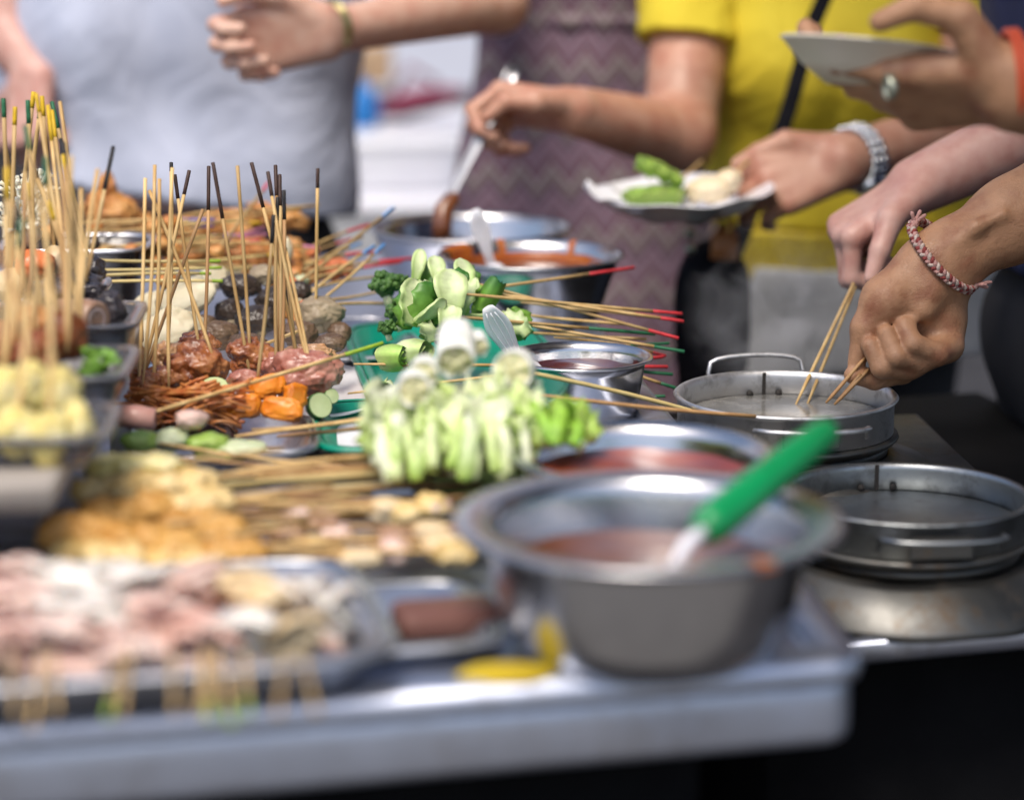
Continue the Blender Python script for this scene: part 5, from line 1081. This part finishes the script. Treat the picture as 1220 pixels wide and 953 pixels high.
# yellow shirt, ladle and plate
c = P(1000, 150, 3.34)
def hbL(fp): hand(fp, P(688,133,3.02), iv(-1,-.12,-.1), iv(-.2,-.9,-.35), -1, [(45,72,40),(55,75,45),(65,75,45),(72,72,45)], 1.08, thumb=[iv(-.75,.1,.65), iv(-.98,.0,.15), iv(-.75,.6,-.1)])
def hbR(fp): hand(fp, P(1004,192,2.93), iv(-1,.36,.1), iv(-.1,-.25,1), 1, [(22,40,25),(30,45,25),(36,48,30),(42,50,30)], 1.05, thumb=[iv(-.85,-.12,.1), iv(-.9,.35,-.05), iv(-.9,.5,-.1)])
shL, elL, wrL = P(830,-15,3.28), P(808,165,3.17), P(688,133,3.02)
shR, elR, wrR = P(1118,-10,3.30), P(1195,140,3.10), P(1004,192,2.93)
t, c_, S, F = person('person in a yellow T-shirt holding a long ladle and a full plate', (c.x, c.y), (-.12,-1,0), 'skin_mid', .165, .15, .14, .80, 1.22,
    [(shL, elL, wrL, (.058,.047,.031), hbL), (shR, elR, wrR, (.058,.046,.031), hbR)])
tp, _ = torso_prims(c_, F, .175, .17, .15, .70, 1.23, off=.022)
sl = lambda sh, el, a, r: cap(sh, V(sh).lerp(V(el), a), .066, r, .025)
bust = [cap(c_+V((0,0,1.09-.80))+S*.07+F*.08, c_+V((0,0,1.09-.80))-S*.07+F*.08, .085, .085, .05)]
zh = P(960, 345, 3.22).z
eL = (elL-shL).normalized(); eR = (elR-shR).normalized()
garment(t, 'shirt', 'yellow_shirt', tp+bust, .006, [(V((c.x,c.y,P(960,282,3.2).z)), (0,0,-1))], .007, (12,9))
garment(t, 'sleeve', 'yellow_shirt', [cap(c_+V((-.09,0,.40)), shL, .07, .07, .03), sl(shL, elL, .7, .068)], .006, [(P(815,57,3.26), iv(-.12,1,.1))], .003)
garment(t, 'sleeve', 'yellow_shirt', [cap(c_+V((.05,0,.40)), shR, .07, .07, .03), sl(shR, elR, .7, .068)], .006, [(P(1145,48,3.26), iv(.12,1,.1))], .003)
tp2, _ = torso_prims(c_, F, .175, .19, .165, .70, 1.23, off=.030)
garment(t, 'lace_hem', 'lace', tp2, .006, [(V((c.x,c.y,P(960,282,3.2).z-.001)), (0,0,1)), (V((c.x,c.y,zh-.01)), (-.08,0,-1)), (P(884,300,3.2), iv(-1,.23))], .005, (30,12))
tp3, _ = torso_prims(c_, F, .175, .20, .18, .60, 1.2, off=.028)
garment(t, 'tunic', 'white_cloth', tp3+[cap(V((c.x+.02,c.y+.03,.86)), V((c.x+.06,c.y+.06,.62)), .15, .20, .05), cap(V((c.x+.09,c.y+.08,.9)), V((c.x+.20,c.y+.08,.62)), .14, .22, .08)], .008, [(V((c.x,c.y,zh+.02)), (0,0,1)), (P(1080,462,3.15), (.16,0,-1)), (P(895,400,3.2), (-1,0,.12))], .006, (15,3))
garment(t, 'trousers', 'black_cloth', legs(c_, S, F, .78, .0), .01, [], .003)
mb = MB(); st_ = [P(990,-20,3.10), P(968,30,3.09), P(940,130,3.09), P(915,200,3.09), P(880,290,3.05), P(862,330,3.03)]
pts = []
for i in range(len(st_)-1): pts += [st_[i].lerp(st_[i+1], k/5) for k in range(5)]
strip(mb, pts+[st_[-1]], [.0105]*(len(pts)+1), RT, 0, .003)
bgp = P(848, 390, 3.02)
bg = thing('shoulder_bag', 'black shoulder bag on a strap across the yellow shirt, a tan tag hanging from it', 'bag', bgp)
mb.build('strap', M['bag'], bg)
mb = MB(); lump(mb, bgp, (.047,.03,.105), 3, .10, 1.3, 4, pw=.7); mb.build('bag_body', M['bag'], bg)
mb = MB(); strip(mb, [P(868,270,2.96), P(864,285,2.95), P(862,310,2.95)], [.009,.017,.017], RT, 0, .004); mb.build('leather_tag', M['tag'], bg)
mb = MB(); tube(mb, rod(P(873,262,2.96), P(868,278,2.955), 3), .004, 8); mb.build('ring_clip', M['gold'], bg)
for y in (279, 297):
    mb = MB(); lump(mb, P(822,y,2.955), .007, 2, 0, 1, 2); mb.build('snap_button', M['silver'], bg)
# watch
ax_ = (wrR-elR).normalized(); cc = P(1021,188,2.945); u, w = frame(ax_)
wt = thing('wristwatch', 'chunky silver wristwatch on the arm that holds the full plate', 'watch', cc)
nlink = 22
mb = MB()
for i in range(nlink):
    a = 2*math.pi*i/nlink; r_ = .0375; d_ = u*math.cos(a)+w*math.sin(a); tg = -u*math.sin(a)+w*math.cos(a)
    for o_ in (-.0085, 0, .0085): lump(mb, cc+d_*r_+ax_*o_, (.0048,.0048,.0048), i, 0, 1, 2, pw=.7)
mb.build('bracelet_links', M['watch_band'], wt)
dd = (-FW*.35+RT*.15-UP*.9).normalized(); dd = (dd-ax_*dd.dot(ax_)).normalized()
mb = MB(); lathe(mb, [(.016,-.004),(.0195,-.002),(.0195,.006),(.017,.0085),(.0155,.0085)], cc+dd*.036, 32, axis=dd); mb.build('case', M['watch_band'], wt)
mb = MB(); lathe(mb, [(.0156,.0075),(0,.008)], cc+dd*.036, 32, axis=dd); mb.build('dial', M['watch_face'], wt)
# full plate
pc = P(814, 238, 2.90)
t = thing('paper_plate', 'white paper lined plate with greens and dumplings, held by the watch hand', 'plate', pc)
tl = (-UP*.0+V((-.05,-.05,1))).normalized()
mb = MB(); lathe(mb, [(.0,-.020),(.060,-.018),(.085,-.006),(.106,.010),(.109,.011),(.1085,.0125),(.104,.012),(.084,-.003),(.060,-.014),(0,-.016)], pc, 56, axis=tl, wob=.004); mb.build('plate_body', M['white_ceramic'], t)
mb = MB(); 
strip(mb, bez(pc+V((-.118,-.02,.022)), pc+V((-.05,-.03,-.028)), pc+V((.06,-.02,.006)), 14), [.03+.03*math.sin(i/14*math.pi) for i in range(15)], V((.15,1,.0)), .2, .0012, ruffle=.006, seed=2); mb.build('paper_liner', M['paper'], t)
for i, (px, py, sx, sy, m, nm, lab) in enumerate(((786,204,27,12,'lime_veg','leaf_piece','bright green leaf piece standing up at the back of the held plate'),(780,230,40,13,'lime_veg','leaf_piece','long bright green piece at the front of the held plate'),(846,227,28,17,'egg','dumpling','large pale dumpling in the middle of the held plate'),(868,215,16,13,'egg','dumpling','small pale dumpling by the thumb on the held plate'))):
    p = P(px, py, 2.9); k = 2.9/FPX; mb = MB()
    if i < 2:
        for q_ in range(3):
            h_ = iv(sx*k, (12,-3)[i]*k, 0)*random.uniform(.8,1.05); o_ = iv(0, (q_-1)*sy*.4*k, (q_-1)*.008)
            strip(mb, bez(p-h_+o_, p+o_-UP*random.uniform(-.004,.012), p+h_+o_, 12), [(.008+.006*math.sin(math.pi*(j_+.5)/13))*random.uniform(.8,1.2) for j_ in range(13)], V((random.uniform(-.3,.3),-1,random.uniform(.3,1.2))), .5, .002, ruffle=.003, seed=q_+i)
    else: lump(mb, p, (sx*k,.02,sy*k), 500+i, .2, 1.4, 4)
    o = mb.build(nm, M[m], None, loc=p); tag(o, lab, 'food')
for i, (a, b) in enumerate((((872,212),(905,178)), ((810,215),(836,192)))):
    A, B = P(*a, 2.9), P(*b, 2.94); t = thing('bamboo_skewer', ['bare skewer poking from the small dumpling on the held plate','short skewer behind the green leaf on the held plate'][i], 'skewer', A); stick(t, A, B)
# long ladle
A, B = P(612, 84, 3.00), P(531, 246, 2.98)
ld2 = thing('ladle', 'long steel ladle in a hand, its end coated in brown sauce', 'ladle', B)
mb = MB(); dL = (B-A).normalized(); strip(mb, rod(A-dL*.005, B, 10), [.0095,.0095,.009,.0085,.008,.0075,.007,.0065,.006,.006,.006], RT, .3, .004); mb.build('shaft', M['steel_tool'], ld2)
mb = MB(); C = P(527, 285, 2.97); tube(mb, [P(545,232,2.98), P(537,240,2.98), P(529,250,2.975), P(527,268,2.97), C], [.006,.011,.0125,.0125,.012], 14); mb.build('sauce_coat', M['sauce_brown'], ld2)
mb = MB(); lathe(mb, [(0,-.024),(.018,-.021),(.032,-.010),(.036,.004),(.0375,.004),(.034,-.011),(.019,-.023),(0,-.026)], C+V((.01,0,-.012)), 32); mb.build('ladle_head', M['steel_tool'], ld2)
# ---- two people standing at the side, off the edge of the picture
FS = 3.665
def Zh(x, y, mm=0): return P(960+x/FS, 230+y/FS, 2.30-mm/1000)
ps = 1/FS*2.3/FPX     # metres per zoom pixel
def hbF(fp):
    f = lambda *a: fp.append(a)
    def c_(a, b, ra, rb, k=.006, sq=None, fac=1.): fp.append(cap(Zh(*a), Zh(*b), ra*ps, rb*ps, k, sq, fac))
    fp.clear()
    c_((1900,-560,-40), (900,120,-8), 215, 172, .01, FW, 1.12)
    c_((900,120,-8), (640,270,0), 172, 140, .02, FW, 1.25)
    c_((640,270,0), (575,350,-2), 140, 128, .02, FW, 1.25)
    c_((600,330,-4), (575,600,-6), 118, 104, .02, FW, 1.15)
    c_((500,330,2), (350,470,8), 112, 104, .022)
    c_((345,470,10), (262,590,8), 96, 62, .012); c_((262,590,8), (222,740,4), 62, 40, .008)
    c_((615,560,-10), (605,672,-12), 78, 64, .015)
    c_((560,640,-18), (420,775,-14), 62, 58, .01); c_((420,775,-14), (300,812,-2), 58, 48, .004); c_((300,812,-2), (205,795,6), 47, 39, .003)
    c_((590,660,-4), (450,765,14), 62, 52, .009); c_((450,765,14), (330,760,25), 52, 48, .003); c_((335,765,25), (283,665,22), 47, 42, .0022)
    c_((600,670,0), (500,735,20), 60, 50, .009); c_((500,735,20), (395,715,32), 50, 47, .003); c_((395,715,32), (352,615,25), 46, 42, .0022)
    c_((625,670,4), (575,705,24), 62, 50, .009); c_((575,705,24), (470,660,33), 50, 47, .003); c_((470,660,33), (425,580,22), 46, 42, .0022)
    c_((545,430,18), (520,510,20), 50, 40, .02)
    c_((650,225,24), (740,150,27), 7, 7, .016); c_((740,150,27), (860,95,28), 7, 6, .016)
hbF_ = hbF
def hbP(fp):    # hand under the empty plate
    hand(fp, P(1212,104,1.90), iv(-.92,.02,-.35), iv(.0,1,.55), 1, [(16,26,20),(20,30,22),(24,34,26),(28,36,26)], 1.08, thumb=[iv(-.42,-.55,.2), iv(-.8,-.18,.1), iv(-.85,.35,-.1)])
cA = (P(1220,300,2.1).x+.40, 2.02)
shA1, shA2 = V((cA[0]-.02, 1.84, 1.36)), V((cA[0]-.02, 2.20, 1.36))
t, c_, S, F = person('person reaching in, a braided cord on one wrist and an empty plate held up', cA, (-1,.05,0), 'skin_tan', .18, .17, .16, .86, 1.40,
    [(shA1, P(1500,150,1.93), P(1212,104,1.90), (.055,.048,.036), hbP), (shA2, Zh(1900,-560,-40), Zh(640,270,0), (.055,.046,.034), hbF)], vox=.01)
tp, _ = torso_prims(c_, F, .19, .185, .175, .78, 1.41, off=.018)
garment(t, 'shirt', 'white_cloth', tp+[cap(shA1, shA1.lerp(P(1500,150,1.93), .55), .07, .07, .03), cap(shA2, shA2.lerp(Zh(1900,-560,-40), .5), .07, .07, .03)], .01, [(V((0,0,.75)), (0,0,-1))])
garment(t, 'trousers', 'black_cloth', legs(c_, S, F, .86, .012), .012, [])
def hbK(fp):
    w_ = P(1092,222,2.55)
    hand(fp, w_, iv(-.80,.50,.1), iv(-.35,-.85,.25), -1, [(60,72,20),(68,80,50),(75,85,55),(80,85,55)], 1.08, thumb=[iv(-.6,.55,.6), iv(-.35,.9,.3), iv(-.3,.95,.1)])
cB = (P(1220,300,2.6).x+.135, 2.70)
shB1, shB2 = V((cB[0]-.02, 2.49, 1.34)), V((cB[0]-.02, 2.83, 1.34))
t, c_, S, F = person('person in navy with pink forearms dipping skewers into the steaming pot', cB, (-1,-.05,0), 'skin_pink', .17, .17, .16, .84, 1.37,
    [(shB1, P(1330,110,2.58), P(1092,222,2.55), (.053,.046,.031), hbK), (shB2, V((cB[0]+.05,2.95,1.08)), V((cB[0]+.04,2.93,.86)), (.053,.044,.031), hbX(V((cB[0]+.04,2.93,.86))))], vox=.01)
tp, _ = torso_prims(c_, F, .18, .19, .185, .90, 1.38, off=.045)
garment(t, 'shirt', 'navy_cloth', tp+[cap(shB1, shB1.lerp(P(1330,110,2.58), .45), .066, .066, .03), cap(shB2, shB2+V((-.02,.04,-.14)), .066, .066, .03)], .01, [(P(1220,356,2.5), (0,0,-1))])
garment(t, 'trousers', 'black_cloth', legs(c_, S, F, .84, .012), .012, [])
# empty plate held up
pc = P(1030, 60, 1.95)
t = thing('paper_plate', 'empty white plate held up high by the hand with a ring', 'plate', pc)
tl = V((.10,.13,1)).normalized()
mb = MB(); lathe(mb, [(0,-.030),(.028,-.029),(.050,-.014),(.066,.003),(.0685,.004),(.0675,.0055),(.064,.005),(.048,-.011),(.027,-.0265),(0,-.0275)], pc, 56, axis=tl); mb.build('plate_body', M['cream_plate'], t)
ax_ = iv(-1,.12,.15).normalized(); u, w = frame(ax_)
mb = MB(); cc = P(1060,104,1.885); lathe(mb, [(.0088,-.0035),(.0098,-.003),(.0101,0),(.0098,.003),(.0088,.0035)], cc, 36, axis=ax_, closed=True)
o = mb.build('finger_ring', M['silver'], None, loc=cc); tag(o, 'wide silvery ring on the finger below the empty plate', 'ring')
mb = MB(); cc = P(1208,95,1.90); ax_ = iv(-1,.1,.0).normalized(); u, w = frame(ax_)
for o_ in (-.0028, .0028): tube(mb, [cc+ax_*o_+(u*math.cos(a)+w*math.sin(a))*.0375 for a in [2*math.pi*i/40 for i in range(40)]], .0029, 8, closed=True)
o = mb.build('cord_bracelet', M['red_band'], None, loc=cc); tag(o, 'orange red cord band on the wrist of the plate hand', 'bracelet')
# braided bracelet: three strands
C0 = Zh(598,272,0); Mx = (Zh(735,402,0)-Zh(470,140,0))*.5; Nx = (Zh(598,272,0)-C0)-FW*.036+(RT*(-42)-UP*78)*ps
bc = thing('braided_bracelet', 'red and white braided cord bracelet with knotted ends on the tan wrist', 'bracelet', C0)
T_ = 180; base = []
for i in range(T_):
    a = 2*math.pi*i/T_; base.append(C0+Mx*math.cos(a)*1.03+Nx*math.sin(a)*1.0)
for s_, m in enumerate(('braid_pink','braid_white','braid_red')):
    pts = []
    for i in range(T_):
        tg = (base[(i+1) % T_]-base[i-1]).normalized(); ou = (base[i]-C0); ou = (ou-tg*ou.dot(tg)).normalized(); bn = tg.cross(ou)
        ph = 2*math.pi*(i*22/T_+s_/3); pts.append(base[i]+bn*(.0032*math.sin(ph))+ou*(.0017*math.sin(2*ph)))
    mb = MB(); tube(mb, pts, .0021, 7, closed=True); mb.build('strand', M[m], bc)
for q_, tipd in ((Zh(476,135,6), ((-18,-52,4),(26,-60,0),(44,-38,6))), (Zh(735,404,8), ((50,-2,6),(78,-14,0),(60,10,2)))):
    mb = MB(); lump(mb, q_, .0042, 5, .35, 2.5, 3)
    for k, td in enumerate(tipd):
        e_ = q_+(RT*td[0]-UP*td[1])*ps-FW*td[2]/1000; tube(mb, bez(q_, q_.lerp(e_, .5)+UP*.001, e_, 5), [.002,.002,.0019,.0019,.0021,.0012], 7)
    mb.build('knot', M['braid_pink'], bc)
# skewers dipped in the pot
def rows_(spec, tmpl):
    rows = []
    for a, b, wd in spec:
        t = thing('bamboo_skewer', '', 'skewer', b, 'skewers dipped in the steaming pot'); stick(t, b, a, r=.0019, wood=wd); rows.append((scr(a)[0], t))
    ordn(tmpl, rows)
rows_([(P(1017,338,2.50), P(948,482,2.36), 'wood'), (P(1019,342,2.50), P(960,486,2.36), 'wood')], 'pale skewer, {} of two, held in the pink hand over the pot')
rows_([(Zh(262,715,12), P(984,480,2.285), 'wood_brown'), (Zh(240,790,14), P(1000,476,2.285), 'wood_brown'), (Zh(275,770,12), P(994,482,2.28), 'wood_brown')], 'brown skewer, {} of three, pinched by the hand with the braided cord')
# ------------------------------------------------------------------ steam
sm, nt, b = nodes('steam'); L = nt.links
nt.nodes.remove(b); out = nt.nodes['Material Output']
pv = N(nt, 'ShaderNodeVolumePrincipled'); pv.inputs['Color'].default_value = (.95,.96,1,1)
tc = N(nt, 'ShaderNodeTexCoord'); n = N(nt, 'ShaderNodeTexNoise', Scale=13, Detail=5, Distortion=1.2); L.new(tc.outputs['Object'], n.inputs['Vector'])
mr = N(nt, 'ShaderNodeMapRange'); mr.inputs[1].default_value = .48; mr.inputs[2].default_value = .75; mr.inputs[3].default_value = 0; mr.inputs[4].default_value = 11
L.new(n.outputs[0], mr.inputs[0])
ln = N(nt, 'ShaderNodeVectorMath', operation='LENGTH'); L.new(tc.outputs['Object'], ln.inputs[0])
fa = N(nt, 'ShaderNodeMapRange'); fa.inputs[1].default_value = .02; fa.inputs[2].default_value = .10; fa.inputs[3].default_value = 1; fa.inputs[4].default_value = 0; L.new(ln.outputs['Value'], fa.inputs[0])
mu = N(nt, 'ShaderNodeMath', operation='MULTIPLY'); L.new(mr.outputs[0], mu.inputs[0]); L.new(fa.outputs[0], mu.inputs[1]); L.new(mu.outputs[0], pv.inputs['Density']); L.new(pv.outputs[0], out.inputs['Volume'])
mb = MB(); lump(mb, P(925,370,2.45), (.12,.10,.12), 6, .05, 1.2, 3); o = mb.build('steam', sm, None, loc=P(925,370,2.45)); o['kind'] = 'stuff'
# ------------------------------------------------------------------ light
w = bpy.data.worlds.new('World'); SC.world = w; w.use_nodes = True; nt = w.node_tree
bgn = nt.nodes['Background']; sky = nt.nodes.new('ShaderNodeTexSky'); sky.sky_type = 'NISHITA'; sky.sun_disc = False
SE, SR = R(60), R(200)
sky.sun_elevation = SE; sky.sun_rotation = SR; sky.dust_density = 3; sky.air_density = 1; sky.ozone_density = 1
hs = nt.nodes.new('ShaderNodeHueSaturation'); hs.inputs['Saturation'].default_value = 1.0; nt.links.new(sky.outputs[0], hs.inputs['Color']); nt.links.new(hs.outputs[0], bgn.inputs[0]); bgn.inputs[1].default_value = .105
sd = bpy.data.lights.new('sun', 'SUN'); sd.energy = 1.8; sd.angle = R(25); sd.color = (1,.91,.80)
so = bpy.data.objects.new('sun', sd); COL.objects.link(so)
dirv = V((math.sin(SR)*math.cos(SE), math.cos(SR)*math.cos(SE), math.sin(SE)))
so.rotation_euler = dirv.to_track_quat('Z', 'Y').to_euler(); so.location = (0,0,6)
SC.view_settings.view_transform = 'Standard'; SC.view_settings.look = 'None'; SC.view_settings.exposure = .8; SC.view_settings.gamma = 1
SC.render.engine = 'CYCLES'; cy = SC.cycles; cy.use_denoising = True; cy.max_bounces = 8; cy.transmission_bounces = 6; cy.volume_bounces = 1; cy.sample_clamp_indirect = 6; cy.caustics_reflective = False; cy.caustics_refractive = False
cy.volume_step_rate = 2
